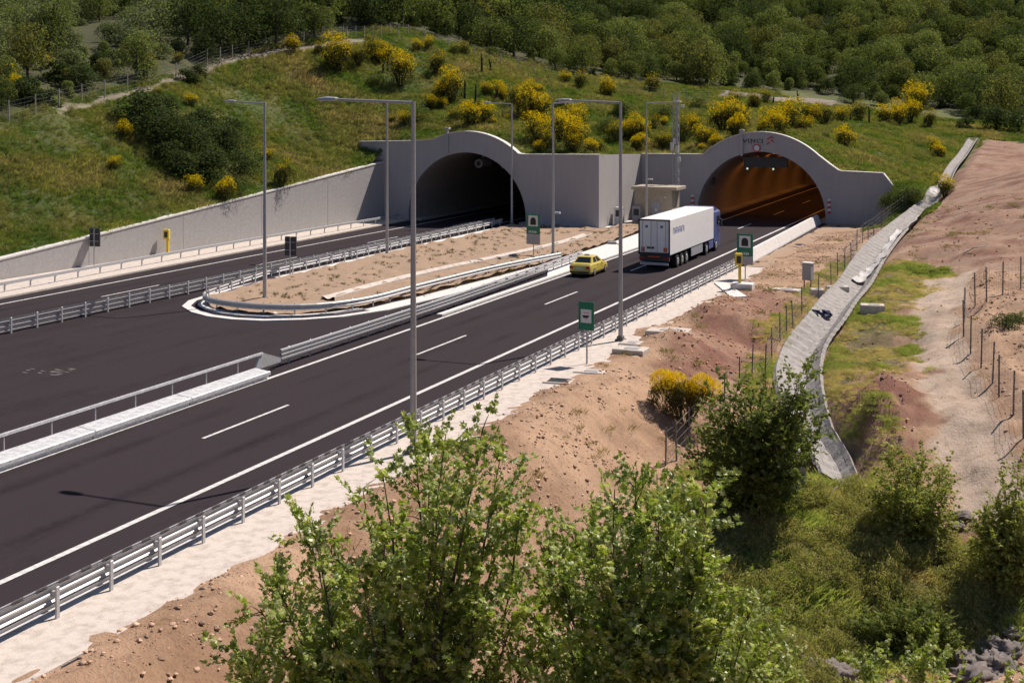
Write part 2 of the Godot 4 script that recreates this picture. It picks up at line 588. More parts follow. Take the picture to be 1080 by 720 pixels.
func ground_color(t: float, s: float) -> Color:
	var a := bumps.get_noise_2d(t * 1.3 + 71.0, s * 1.3)
	var b := bumps.get_noise_2d(t * 6.0, s * 6.0 + 19.0)
	var p := Vector2(t + bumps.get_noise_2d(t * 3.0, s * 3.0) * 2.2, s + bumps.get_noise_2d(t * 3.0 + 40.0, s * 3.0) * 2.2)
	var grass := Color(0.07, 0.098, 0.02).lerp(Color(0.12, 0.122, 0.034), clampf(0.42 + a * 1.6, 0, 1)).lerp(Color(0.15, 0.115, 0.06), clampf(b * 0.5, 0, 1))
	var soil := Color(0.425, 0.275, 0.177).lerp(Color(0.26, 0.156, 0.093), clampf(0.4 + a * 1.5 + b * 0.6, 0, 1))
	var red := Color(0.29, 0.165, 0.11).lerp(Color(0.195, 0.09, 0.06), clampf(0.35 + a * 1.7 + b * 0.7, 0, 1))
	if s > 60.0 and Geometry2D.is_point_in_polygon(Vector2(t, s), z_path):
		return Color(0.29, 0.245, 0.19).lerp(Color(0.2, 0.165, 0.12), clampf(0.5 + b, 0, 1))
	if Geometry2D.is_point_in_polygon(p, z_heap):
		return red
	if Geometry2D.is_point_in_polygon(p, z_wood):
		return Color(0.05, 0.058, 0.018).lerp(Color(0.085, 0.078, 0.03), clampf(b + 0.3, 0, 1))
	if Geometry2D.is_point_in_polygon(p, z_cut):
		return Color(0.27, 0.23, 0.19).lerp(Color(0.2, 0.16, 0.13), clampf(0.5 + b, 0, 1))
	if Geometry2D.is_point_in_polygon(Vector2(t, s).lerp(p, 0.35), z_track):
		return Color(0.46, 0.36, 0.28).lerp(Color(0.36, 0.268, 0.2), clampf(0.35 + b * 1.2 + a, 0, 1))
	if Geometry2D.is_point_in_polygon(p, z_turf):
		return Color(0.10, 0.095, 0.032).lerp(Color(0.24, 0.175, 0.10), clampf(0.5 + a * 1.8 + b, 0, 1))
	if Geometry2D.is_point_in_polygon(p, z_meadow):
		return Color(0.085, 0.082, 0.028).lerp(Color(0.19, 0.13, 0.075), clampf(0.35 + a * 2.0 + b, 0, 1))
	if Geometry2D.is_point_in_polygon(p, z_red):
		return red.lerp(Color(0.33, 0.215, 0.15), clampf(0.35 + bumps.get_noise_2d(t * 0.9, s * 3.5 + 5.0) * 2.6, 0, 1))
	if Geometry2D.is_point_in_polygon(p, z_bank_red):
		return red
	if t > -23.0 and s < 139.0 or t > -10.0 and s < 175.0:
		return soil
	return grass

func lines(stops: Array) -> PackedFloat32Array:    # [from, step], ... , [end]
	var o := PackedFloat32Array()
	for i in stops.size() - 1:
		var x: float = stops[i][0]
		while x < stops[i + 1][0] - 0.01:
			o.push_back(x)
			x += stops[i][1]
	o.push_back(stops[stops.size() - 1][0])
	return o

func build_land() -> void:
	var ts := lines([[-340.0, 5.0], [-200.0, 2.5], [-110.0, 1.0], [-74.0, 0.8], [-42.0, 1.0], [-23.0, 0.4], [14.0, 1.0], [44.0, 3.0], [110.0, 6.0], [200.0, 1.0]])
	var ss := lines([[-24.0, 3.0], [15.0, 0.5], [90.0, 0.6], [150.0, 1.2], [200.0, 2.5], [300.0, 6.0], [450.0, 1.0]])
	var nt := ts.size()
	var ns := ss.size()
	var v := PackedVector3Array()
	var c := PackedColorArray()
	var idx := PackedInt32Array()
	var inside := PackedByteArray()
	v.resize(nt * ns); c.resize(nt * ns); inside.resize(nt * ns)
	for j in ns:
		for i in nt:
			var k := j * nt + i
			inside[k] = 1 if Geometry2D.is_point_in_polygon(Vector2(ts[i], ss[j]), corridor) else 0
			if inside[k]:
				continue
			v[k] = W(ts[i], ss[j], hgt(ts[i], ss[j]))
			c[k] = ground_color(ts[i], ss[j])
	var lo := Vector2(1e9, 1e9)
	var hi := -lo
	for p in corridor:
		lo = lo.min(p); hi = hi.max(p)
	for j in ns - 1:
		for i in nt - 1:
			var k := j * nt + i
			var sum := inside[k] + inside[k + 1] + inside[k + nt] + inside[k + nt + 1]
			if sum == 4:
				continue
			if sum == 0:
				idx.append_array([k, k + nt + 1, k + 1, k, k + nt, k + nt + 1])
				continue
			var q := PackedVector2Array([Vector2(ts[i], ss[j]), Vector2(ts[i + 1], ss[j]), Vector2(ts[i + 1], ss[j + 1]), Vector2(ts[i], ss[j + 1])])
			for poly in Geometry2D.clip_polygons(q, corridor):
				var tri := Geometry2D.triangulate_polygon(poly)
				var at := v.size()
				for p in poly:
					v.push_back(W(p.x, p.y, hgt(p.x, p.y)))
					c.push_back(ground_color(p.x, p.y))
				for x in range(0, tri.size(), 3):
					var flip := (poly[tri[x + 1]] - poly[tri[x]]).cross(poly[tri[x + 2]] - poly[tri[x]]) > 0.0
					idx.append_array([at + tri[x], at + tri[x + (2 if flip else 1)], at + tri[x + (1 if flip else 2)]])
	var a := []
	a.resize(Mesh.ARRAY_MAX)
	a[Mesh.ARRAY_VERTEX] = v
	a[Mesh.ARRAY_COLOR] = c
	a[Mesh.ARRAY_INDEX] = idx
	var am := ArrayMesh.new()
	am.add_surface_from_arrays(Mesh.PRIMITIVE_TRIANGLES, a)
	var st := SurfaceTool.new()
	st.create_from(am, 0)
	st.generate_normals()
	struct("terrain", st.commit(), M.ground)
	print("terrain ", nt, " x ", ns)
# ------------------------------------------------------------------ road, walls, portals
func patch(poly: PackedVector2Array, cell: float, base: float, rough: float) -> ArrayMesh:    # uneven earth filling an outline
	var lo := Vector2(1e9, 1e9)
	var hi := -lo
	for p in poly:
		lo = lo.min(p); hi = hi.max(p)
	var v := PackedVector3Array()
	var x := lo.x
	while x < hi.x:
		var y := lo.y
		while y < hi.y:
			var q := PackedVector2Array([Vector2(x, y), Vector2(x + cell, y), Vector2(x + cell, y + cell), Vector2(x, y + cell)])
			for part_ in Geometry2D.intersect_polygons(q, poly):
				var idx := Geometry2D.triangulate_polygon(part_)
				for i in range(0, idx.size(), 3):
					var a: Vector2 = part_[idx[i]]; var b: Vector2 = part_[idx[i + 1]]; var d: Vector2 = part_[idx[i + 2]]
					if (b - a).cross(d - a) > 0.0:
						var sw := b; b = d; d = sw
					for p in [a, b, d]:
						v.push_back(W(p.x, p.y, base + rough * (bumps.get_noise_2d(p.x * 5.0, p.y * 5.0) + 0.6 * bumps.get_noise_2d(p.x * 1.2 + 90.0, p.y * 1.2) + 0.5)))
			y += cell
		x += cell
	var st := SurfaceTool.new()
	st.begin(Mesh.PRIMITIVE_TRIANGLES)
	for p in v:
		st.set_smooth_group(0)
		st.add_vertex(p)
	st.index()
	st.generate_normals()
	return st.commit()

func poly2(pts: Array) -> PackedVector2Array:
	var o := PackedVector2Array()
	for p in pts:
		o.push_back(Vector2(p[0], p[1]))
	return o

func pts2(poly: PackedVector2Array) -> Array:
	var o := []
	for p in poly:
		o.append([p.x, p.y])
	return o

func curve(pts: Array, step := 0.8) -> Array:      # smooth path through (t, s) points on the ground
	var c := Curve3D.new()
	for i in pts.size():
		var a: Array = pts[maxi(i - 1, 0)]
		var b: Array = pts[mini(i + 1, pts.size() - 1)]
		var k := W(b[0] - a[0], b[1] - a[1]) / 6.0
		c.add_point(W(pts[i][0], pts[i][1], pts[i][2] if pts[i].size() > 2 else 0.0), -k, k)
	c.bake_interval = 0.2
	var o := []
	var l := c.get_baked_length()
	var n := maxi(1, int(l / step))
	for i in n + 1:
		o.append(c.sample_baked(l * i / n))
	return o

func thick(prof: Array, d: float) -> Array:        # sheet-metal profile with a back side
	var o := prof.duplicate()
	for i in range(prof.size() - 1, -1, -1):
		o.append(prof[i] - Vector2(d, 0))
	return o

func guardrail(label: String, path: Array, spacing: float, beams: Array, side: float, post_h: float, post_mesh: Mesh, category := "guardrail") -> Node3D:
	var g := thing("guardrail", label, category, path[0])
	var o: Vector3 = path[0]
	var rel := []
	var total := 0.0
	for i in path.size():
		rel.append(path[i] - o)
		if i:
			total += path[i].distance_to(path[i - 1])
	for bm in beams:
		var b := MB.new()
		var prof := []
		for p in bm:
			prof.append(Vector2(side * p[0], p[1]))
		b.sweep(rel, thick(prof, 0.012 * side), true, true)
		part(g, "rail_beam", b.done(), M.steel)
	var at := 0.0
	var want := spacing * 0.5
	for i in path.size() - 1:
		var l: float = path[i + 1].distance_to(path[i])
		while want <= at + l:
			var p: Vector3 = rel[i].lerp(rel[i + 1], (want - at) / l)
			var d: Vector3 = (path[i + 1] - path[i]).normalized()
			part(g, "post", post_mesh, M.steel, Transform3D(Basis(Vector3(-d.z, 0, d.x) * side, Vector3.UP, Vector3(-d.x, 0, -d.z) * side), p))
			want += spacing
		at += l
	return g

const WAVE := [[0.0, 0.44], [0.02, 0.45], [0.09, 0.50], [0.09, 0.55], [0.02, 0.61], [0.02, 0.66], [0.09, 0.72], [0.09, 0.77], [0.02, 0.82], [0.0, 0.83]]
const LOWER := [[0.0, 0.26], [0.05, 0.28], [0.05, 0.36], [0.0, 0.38]]
const CAPRAIL := [[-0.06, 0.84], [0.06, 0.84], [0.07, 0.90], [-0.05, 0.92]]

func rail_post(h: float, arm: float) -> ArrayMesh:
	var b := MB.new()
	b.box(Vector3(-0.06, h * 0.5 - 0.2, 0), Vector3(0.055, h + 0.4, 0.11), Basis.IDENTITY, 0.02)
	b.box(Vector3(-0.03 + arm * 0.5, 0.655, 0), Vector3(arm, 0.16, 0.09), Basis.IDENTITY, 0.0)
	return b.done()

func arc_pts(c: Vector2, r: float, a0: float, a1: float, n: int) -> PackedVector2Array:
	var o := PackedVector2Array()
	for i in n + 1:
		var a := deg_to_rad(lerpf(a0, a1, float(i) / n))
		o.push_back(c + Vector2(cos(a), sin(a)) * r)
	return o

func build_setting() -> void:
	# asphalt: both carriageways, the crossover between them, and the tunnel floors
	struct("road", sheet([[-72.2, -30], [-72.2, 125.3], [-66.9, 125.3], [-66.9, 206], [-52.5, 206], [-52.5, 125.3], [-44.4, 125.3], [-44.4, 139.9], [-37.8, 139.9], [-37.8, 206], [-23.3, 206], [-23.3, 139.9], [-21.4, 139.9], [-21.4, -30]], 0.0, Vector2(1.0 / 52.0, 1.0 / 78.0)), M.asphalt)
	# painted lines, each its own sheet just above the road
	var line := func(t0: float, s0: float, t1: float, s1: float, w: float, called: String):
		var d := Vector2(t1 - t0, s1 - s0).normalized() * w * 0.5
		struct(called, sheet([[t0 + d.y, s0 - d.x], [t1 + d.y, s1 - d.x], [t1 - d.y, s1 + d.x], [t0 - d.y, s0 + d.x]], 0.006), M.paint)
	line.call(-26.75, -30.0, -26.85, 205.0, 0.24, "edge_line")
	line.call(-34.75, -30.0, -34.85, 205.0, 0.22, "edge_line")
	line.call(-63.0, -30.0, -63.9, 90.0, 0.2, "edge_line")
	line.call(-63.9, 90.0, -63.6, 205.0, 0.2, "edge_line")
	line.call(-56.2, -30.0, -56.3, 205.0, 0.18, "edge_line")
	for k in 9:
		line.call(-30.95, 22.8 + 18.0 * k, -30.95, 28.8 + 18.0 * k, 0.15, "lane_dash")
		line.call(-59.85, 31.8 + 18.0 * k, -59.85, 37.8 + 18.0 * k, 0.15, "lane_dash")
	# scuffed paint left on the crossover asphalt
	rng.seed = 61
	var sc := ph(50, 391, 0.0)
	var mk := Node3D.new()
	mk.name = "worn_marking"
	mk.set_meta("kind", "structure")
	add_child(mk)
	for k in 16:
		var x := sc.x + rng.randf_range(-1.1, 1.1)
		var y := sc.y + rng.randf_range(-0.9, 0.9)
		var q := []
		for i in 6:
			var a := TAU * i / 6.0
			q.append([x + cos(a) * rng.randf_range(0.08, 0.4), y + sin(a) * rng.randf_range(0.02, 0.1)])
		part(mk, "paint_flake", sheet(q, 0.005 + 0.0004 * k), M.worn)

	# verges
	var verge := struct("verge", slab([[-24.0, -30], [-24.0, 100.5], [-21.0, 100.5], [-21.0, 60], [-21.0, 40], [-21.5, 22], [-21.5, -30]], -0.3, 0.05), M.pale)
	struct("verge", slab([[-72.1, -30], [-72.1, 60], [-70.2, 124.9], [-66.9, 124.9], [-66.2, 95], [-65.9, 80], [-65.2, 60], [-65.2, -30]], -0.3, 0.12), M.pale)
	struct("dirt_apron", patch(poly2([[-23.2, 100.6], [-21.3, 100.6], [-21.3, 131], [-16.1, 131], [-16.1, 139.4], [-23.2, 139.4]]), 0.7, -0.02, 0.12), M.island)

	# the traffic island between the carriageways
	var outer := [[-54.5, 124.9], [-54.6, 95], [-54.4, 80], [-54.0, 74.5], [-53.5, 70.6], [-53.2, 68.6], [-52.1, 66.5], [-50.1, 64.9], [-48.2, 64.0], [-46.2, 63.7], [-44.2, 64.0], [-42.1, 65.3], [-40.5, 67.1], [-39.2, 70.5], [-38.5, 76.2], [-37.6, 88], [-37.0, 100], [-37.6, 128], [-38.2, 139.4], [-44.2, 139.4], [-44.2, 124.9]]
	var op := poly2(outer)
	struct("island_kerb", slab(outer, -0.2, 0.06), M.white_concrete)
	var ins: Array = Geometry2D.offset_polygon(op, -0.55)
	var ins2: Array = Geometry2D.offset_polygon(op, -0.95)
	for gut in Geometry2D.clip_polygons(ins[0], poly2([[-60, 73.5], [-60, 200], [-20, 200], [-20, 66.2]])):
		struct("gutter", sheet(pts2(gut), 0.066), M.asphalt)
	for gut in Geometry2D.clip_polygons(ins2[0], poly2([[-60, 72.5], [-60, 200], [-20, 200], [-20, 66.9]])):
		struct("island_kerb", slab(pts2(gut), 0.0, 0.16), M.white_concrete)
	var dirt: Array = Geometry2D.offset_polygon(op, -1.35)
	struct("island_soil", patch(dirt[0], 0.6, 0.19, 0.22), M.island)
	var ditch := curve([[-44.2, 71.5], [-44.3, 78], [-44.0, 86], [-42.9, 97], [-42.0, 108], [-42.3, 116]], 2.0)
	var dt := thing("concrete_ditch", "pale concrete drainage strip running down the middle of the dirt island", "drain", Vector3.ZERO)
	for i in ditch.size() - 1:
		var b := MB.new()
		b.sweep([ditch[i], ditch[i + 1].lerp(ditch[i], 0.02)], [Vector2(-0.5, 0.1), Vector2(-0.5, 0.44), Vector2(-0.34, 0.44), Vector2(-0.1, 0.30), Vector2(0.1, 0.30), Vector2(0.34, 0.44), Vector2(0.5, 0.44), Vector2(0.5, 0.1)], false, false)
		part(dt, "channel_slab", b.done(), M.pale)
	struct("median_apron", slab([[-38.3, 93], [-37.2, 93], [-35.5, 88.5], [-35.7, 139.4], [-38.3, 139.4], [-38.6, 110]], -0.2, 0.09), M.white_concrete)
	struct("median_kerb", slab([[-35.45, 70], [-35.05, 70], [-35.15, 139.4], [-35.5, 139.4]], -0.2, 0.13), M.white_concrete)

	# retaining wall in cast panels, with its coping
	var rw := thing("retaining_wall", "long grey concrete retaining wall sloping down from the dark portal beside the grass cut", "wall", Vector3.ZERO)
	var s := 34.0
	while s < 124.5:
		var e := minf(s + 11.4, 125.0)
		var b := MB.new()
		var a0 := s + 0.02
		var a1 := e - 0.02 if e < 125.0 else 124.98
		for f in [0, 1]:
			pass
		var lo0 := W(wall_t(a0), a0, -0.2); var lo1 := W(wall_t(a1), a1, -0.2)
		var up0 := W(wall_t(a0), a0, wall_top(a0)); var up1 := W(wall_t(a1), a1, wall_top(a1))
		var bk := Vector3(-0.55, 0, 0)
		b.quad(lo1, up1, up0, lo0); b.quad(lo0 + bk, up0 + bk, up1 + bk, lo1 + bk)
		b.quad(up0, up1, up1 + bk, up0 + bk); b.quad(lo0, up0, up0 + bk, lo0 + bk); b.quad(lo1 + bk, up1 + bk, up1, lo1)
		part(rw, "wall_panel", b.done(), M.concrete)
		var cp := MB.new()
		cp.sweep([up0, up1], [Vector2(-0.62, 0.0), Vector2(-0.62, 0.12), Vector2(0.06, 0.12), Vector2(0.06, 0.0)], true, true)
		part(rw, "coping_or_lit_edge", cp.done(), M.white_concrete)
		s = e
	# portals
	var lc := Vector2(-59.7, 0.65)
	var rc := Vector2(-30.55, 0.6)
	var lp := PackedVector2Array([Vector2(-73.2, -0.3), Vector2(-73.2, 8.72), Vector2(-66.3, 8.88), Vector2(-65.2, 8.95)])
	lp.append_array(arc_pts(lc, 9.35, 115.5, 48.5, 20))
	lp.append_array(PackedVector2Array([Vector2(-53.2, 7.62), Vector2(-52.9, 7.6), Vector2(-44.3, 7.7), Vector2(-44.3, -0.3), Vector2(lc.x + 7.1, -0.3)]))
	lp.append_array(arc_pts(lc, 7.1, 0, 180, 40))
	lp.push_back(Vector2(lc.x - 7.1, -0.3))
	var pl := thing("tunnel_portal", "grey concrete portal with dark unlit arch beside the retaining wall", "tunnel portal", Vector3.ZERO)
	var b1 := MB.new()
	b1.prism(lp, -125.0, -125.75)
	part(pl, "portal_wall", b1.done(), M.portal)
	var rp := PackedVector2Array([Vector2(-44.28, -0.3), Vector2(-44.28, 7.25), Vector2(-37.3, 7.32)])
	rp.append_array(arc_pts(rc, 9.3, 133.5, 47.5, 24))
	rp.append_array(PackedVector2Array([Vector2(-22.95, 6.45), Vector2(-22.1, 5.86), Vector2(-21.7, 5.74), Vector2(-17.4, 5.62), Vector2(-16.15, 4.05), Vector2(-16.15, -0.6), Vector2(rc.x + 7.15, -0.6)]))
	rp.append_array(arc_pts(rc, 7.15, 0, 180, 40))
	rp.push_back(Vector2(rc.x - 7.15, -0.3))
	var pr := thing("tunnel_portal", "grey concrete portal with orange lit arch and company lettering over it", "tunnel portal", Vector3.ZERO)
	var b2 := MB.new()
	b2.prism(rp, -139.5, -140.25)
	part(pr, "portal_wall", b2.done(), M.portal)
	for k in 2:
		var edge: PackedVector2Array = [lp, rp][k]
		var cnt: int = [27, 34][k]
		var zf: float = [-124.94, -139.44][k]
		var lit_edge := MB.new()
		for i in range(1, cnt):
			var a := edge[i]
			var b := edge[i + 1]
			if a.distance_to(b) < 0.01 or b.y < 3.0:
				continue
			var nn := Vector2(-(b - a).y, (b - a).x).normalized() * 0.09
			lit_edge.quad(Vector3(a.x, a.y, zf), Vector3(a.x + nn.x, a.y + nn.y, zf), Vector3(b.x + nn.x, b.y + nn.y, zf), Vector3(b.x, b.y, zf))
			lit_edge.quad(Vector3(a.x + nn.x, a.y + nn.y, zf), Vector3(a.x + nn.x, a.y + nn.y, zf - 0.87), Vector3(b.x + nn.x, b.y + nn.y, zf - 0.87), Vector3(b.x + nn.x, b.y + nn.y, zf))
		part([pl, pr][k], "coping_or_lit_edge", lit_edge.done(), M.white_concrete)  # white lip added on the parapet: sunlit top edge put into its colour
	# side wall stepping back between the two portals
	var b3 := MB.new()
	b3.prism(PackedVector2Array([Vector2(125.76, -0.3), Vector2(125.76, 7.7), Vector2(139.48, 7.25), Vector2(139.48, -0.3)]), -44.3, -44.9, Transform3D(Basis(Vector3(0, 0, -1), Vector3.UP, Vector3(1, 0, 0)), Vector3.ZERO))
	part(pl, "side_wall", b3.done(), M.concrete)
	# ledge on the hill side of the dark portal
	var b4 := MB.new()
	b4.box(W(-71.6, 124.85, 7.0), Vector3(3.0, 0.5, 0.28), Basis.IDENTITY, 0.05)
	part(pl, "ledge", b4.done(), M.portal)
	# tunnel tubes
	for k in 2:
		var c: Vector2 = [lc, rc][k]
		var r: float = [7.1, 7.15][k]
		var s0: float = [125.75, 140.25][k]
		var prof := []
		for p in arc_pts(c, r + 0.02, -5, 185, 44):
			prof.append(p)
		for p in arc_pts(c, r + 0.5, 185, -5, 44):
			prof.append(p)
		var tb := MB.new()
		tb.sweep([W(0, s0), W(0, 165), W(0, 205.5)], prof, true)
		var tun := [pl, pr][k] as Node3D
		part(tun, "tunnel_lining", tb.done(), M.tunnel)
		var cap := MB.new()
		cap.box(W(c.x, 205.8, 3.8), Vector3(16, 9, 0.5))
		part(tun, "tunnel_end_cap", cap.done(), M.tunnel)  # added end cap, keeps the far end of the tube dark
		for sd in [-1.0, 1.0]:
			var kb := MB.new()
			kb.box(W(c.x + sd * (r - 0.55), (s0 + 205.0) * 0.5, 0.11), Vector3(1.15, 0.22, 205.0 - s0))
			part(tun, "walkway", kb.done(), M.concrete)
		var du := MB.new()
		var dx: float = [-62.0, -32.6][k]
		du.box(W(dx, [124.9, 139.4][k], [8.95, 8.65][k]), Vector3(0.34, 2.75, 0.2), Basis.IDENTITY, 0.03)
		du.box(W(dx, [125.1, 139.6][k], [10.35, 10.1][k]), Vector3(0.5, 0.2, 0.5), Basis.IDENTITY, 0.03)
		part(tun, "cable_duct", du.done(), M.portal)

func build_barriers() -> void:
	var post := rail_post(0.86, 0.14)
	var near_rail := curve([[-23.55, 4], [-23.55, 40], [-23.5, 70], [-23.4, 104]], 4.0)
	guardrail("galvanised guardrail along the outer verge of the carriageway with the truck", near_rail, 2.0, [WAVE, LOWER, [[0.0, 0.86], [0.04, 0.86], [0.04, 0.92], [0.0, 0.92]]].map(func(w): return w.map(func(p): return [p[0] + 0.08, p[1]])), -1.0, 0.9, post)
	var med := curve([[-35.9, 53.4], [-35.9, 70], [-36.2, 84], [-36.7, 99]], 3.0)
	guardrail("three bar guardrail along the inner edge of the carriageway with the taxi", med, 2.0, [[[0.1, 0.74], [0.2, 0.76], [0.2, 0.85], [0.1, 0.87]], [[0.1, 0.54], [0.2, 0.56], [0.2, 0.65], [0.1, 0.67]], [[0.1, 0.34], [0.2, 0.36], [0.2, 0.45], [0.1, 0.47]]], -1.0 if med[0].z < med[1].z else 1.0, 0.85, rail_post(0.86, 0.14))
	var lmed := curve([[-55.2, 40], [-55.15, 60], [-55.2, 90], [-55.5, 123.5]], 4.0)
	guardrail("double guardrail along the carriageway into the dark portal", lmed, 2.0, [[[0.06, 0.72], [0.14, 0.74], [0.14, 0.86], [0.06, 0.88]], [[0.06, 0.44], [0.14, 0.46], [0.14, 0.58], [0.06, 0.60]], [[0.06, 0.18], [0.14, 0.2], [0.14, 0.3], [0.06, 0.32]]], -1.0, 0.92, rail_post(0.92, 0.12))
	var isl := curve([[-54.6, 123.5], [-54.5, 100], [-54.2, 82], [-53.5, 76.5], [-52.6, 72], [-51.7, 68.6], [-49.9, 66.4], [-47.2, 65.5], [-44.8, 65.5], [-42.6, 66.4], [-41.2, 68.4], [-40.5, 71.5], [-40.3, 77.5], [-39.5, 88.4], [-38.0, 97.5]], 1.0)
	guardrail("guardrail bent round the nose of the dirt island", isl, 2.0, [WAVE.map(func(p): return [p[0] + 0.08, p[1]])], 1.0, 0.86, post)
	var lr := curve([[-66.6, 50], [-66.9, 66], [-67.5, 80], [-67.7, 98], [-67.3, 124]], 4.0)
	guardrail("single rail guardrail in front of the retaining wall", lr, 2.5, [[[0.05, 0.62], [0.12, 0.64], [0.12, 0.84], [0.05, 0.86]]], 1.0, 0.86, rail_post(0.8, 0.1))
	# movable steel barrier closing the crossover
	var sb := thing("crossover_barrier", "low white steel barrier with tube handrail closing the median crossover", "barrier", W(-35.2, 20))
	for k in 6:
		var b := MB.new()
		b.sweep([W(0, 6.0 * k + 0.03 - 5.0), W(0, 6.0 * k + 5.97 - 5.0)], [Vector2(-0.45, 0.0), Vector2(-0.45, 0.40), Vector2(-0.40, 0.43), Vector2(0.36, 0.34), Vector2(0.42, 0.36), Vector2(0.50, 0.32), Vector2(0.50, 0.18), Vector2(0.36, 0.16), Vector2(0.36, 0.0)], true, true)
		part(sb, "barrier_section", b.done(), M.barrier)
	for k in 15:
		var b := MB.new()
		b.cyl(W(-0.42, k * 2.4 - 4.0, 0.35), W(-0.42, k * 2.4 - 4.0, 1.0), 0.03, 8)
		part(sb, "handrail_post", b.done(), M.steel)
	var hr := MB.new()
	hr.sweep([W(-0.42, -5), W(-0.42, 31.6)], [Vector2(-0.06, 0.96), Vector2(-0.06, 1.06), Vector2(0.06, 1.06), Vector2(0.06, 0.96)], true, true)
	part(sb, "handrail", hr.done(), M.barrier)
	var fl := MB.new()
	fl.prism(PackedVector2Array([Vector2(31.0, 0.3), Vector2(31.5, 1.0), Vector2(31.75, 1.0), Vector2(33.2, 0.5), Vector2(33.2, 0.3)]), -0.5, -0.42, Transform3D(Basis(Vector3(0, 0, -1), Vector3.UP, Vector3(1, 0, 0)), Vector3.ZERO))
	part(sb, "end_plate", fl.done(), M.steel)
	# white concrete parapet leading into the lit tunnel
	var cb := thing("concrete_barrier", "white concrete barrier wall leading into the orange lit tunnel", "barrier", W(-23.7, 103.5))
	for k in 6:
		var b := MB.new()
		b.sweep([W(-0.018 * (k * 6.0), k * 6.0 + 0.01), W(-0.018 * (k * 6.0 + 6.0), k * 6.0 + 5.97)], [Vector2(-0.3, -0.1), Vector2(-0.3, 0.1), Vector2(-0.16, 0.35), Vector2(-0.1, 0.98), Vector2(0.16, 0.98), Vector2(0.5, 0.1), Vector2(0.5, -0.1)], true, true)
		part(cb, "barrier_block", b.done(), M.white_concrete)

# ------------------------------------------------------------------ street furniture
func lamp_post(at: Vector3, arm: float, h: float, label: String) -> Node3D:
	var p := thing("street_lamp", label, "street lamp", at, 0.0, "")
	var b := MB.new()
	b.tube([Vector3.ZERO, Vector3(0, h * 0.5, 0), Vector3(0, h, 0)], [0.13, 0.105, 0.075], 12)
	part(p, "pole", b.done(), M.pole)
	var f := MB.new()
	f.box(Vector3(0, 0.06, 0), Vector3(0.5, 0.12, 0.5), Basis.IDENTITY, 0.03)
	f.box(Vector3(0, 0.2, 0), Vector3(0.34, 0.2, 0.34), Basis.IDENTITY, 0.06)
	part(p, "base_plate", f.done(), M.post)
	var a := MB.new()
	var sg := signf(arm)
	var l := absf(arm) - 0.9
	a.tube([Vector3(0.0, h - 0.06, 0), Vector3(sg * l * 0.5, h + 0.0, 0), Vector3(sg * l, h + 0.06, 0)], [0.06, 0.055, 0.05], 8)
	part(p, "arm", a.done(), M.pole)
	var hd := MB.new()
	var prof := [[0.0, 0.07, 0.05], [0.12, 0.15, 0.09], [0.5, 0.2, 0.12], [0.8, 0.17, 0.08], [0.98, 0.08, 0.03]]
	var last := []
	for q in prof:
		var ring := []
		for k in 10:
			var an := TAU * k / 10.0
			ring.append(Vector3(sg * (l + q[0] - 0.05), h + 0.07 + maxf(sin(an), -0.35) * q[2], cos(an) * q[1]))
		if last.size():
			for k in 10:
				hd.quad(last[k], ring[k], ring[(k + 1) % 10], last[(k + 1) % 10])
		last = ring
	part(p, "lamp_head", hd.done(), M.pole)
	var gl := MB.new()
	gl.box(Vector3(sg * (l + 0.45), h + 0.015, 0), Vector3(0.5, 0.03, 0.26))
	part(p, "lamp_glass", gl.done(), M.sign_white)
	return p

func camera_box(lp: Node3D, h: float, dx: float) -> void:
	var b := MB.new()
	b.box(Vector3(dx * 0.45, h, 0.12), Vector3(0.5, 0.16, 0.2), Basis.IDENTITY, 0.04)
	b.cyl(Vector3(0, h - 0.1, 0), Vector3(dx * 0.4, h - 0.02, 0.1), 0.03, 6)
	part(lp, "camera_housing", b.done(), M.cabinet)

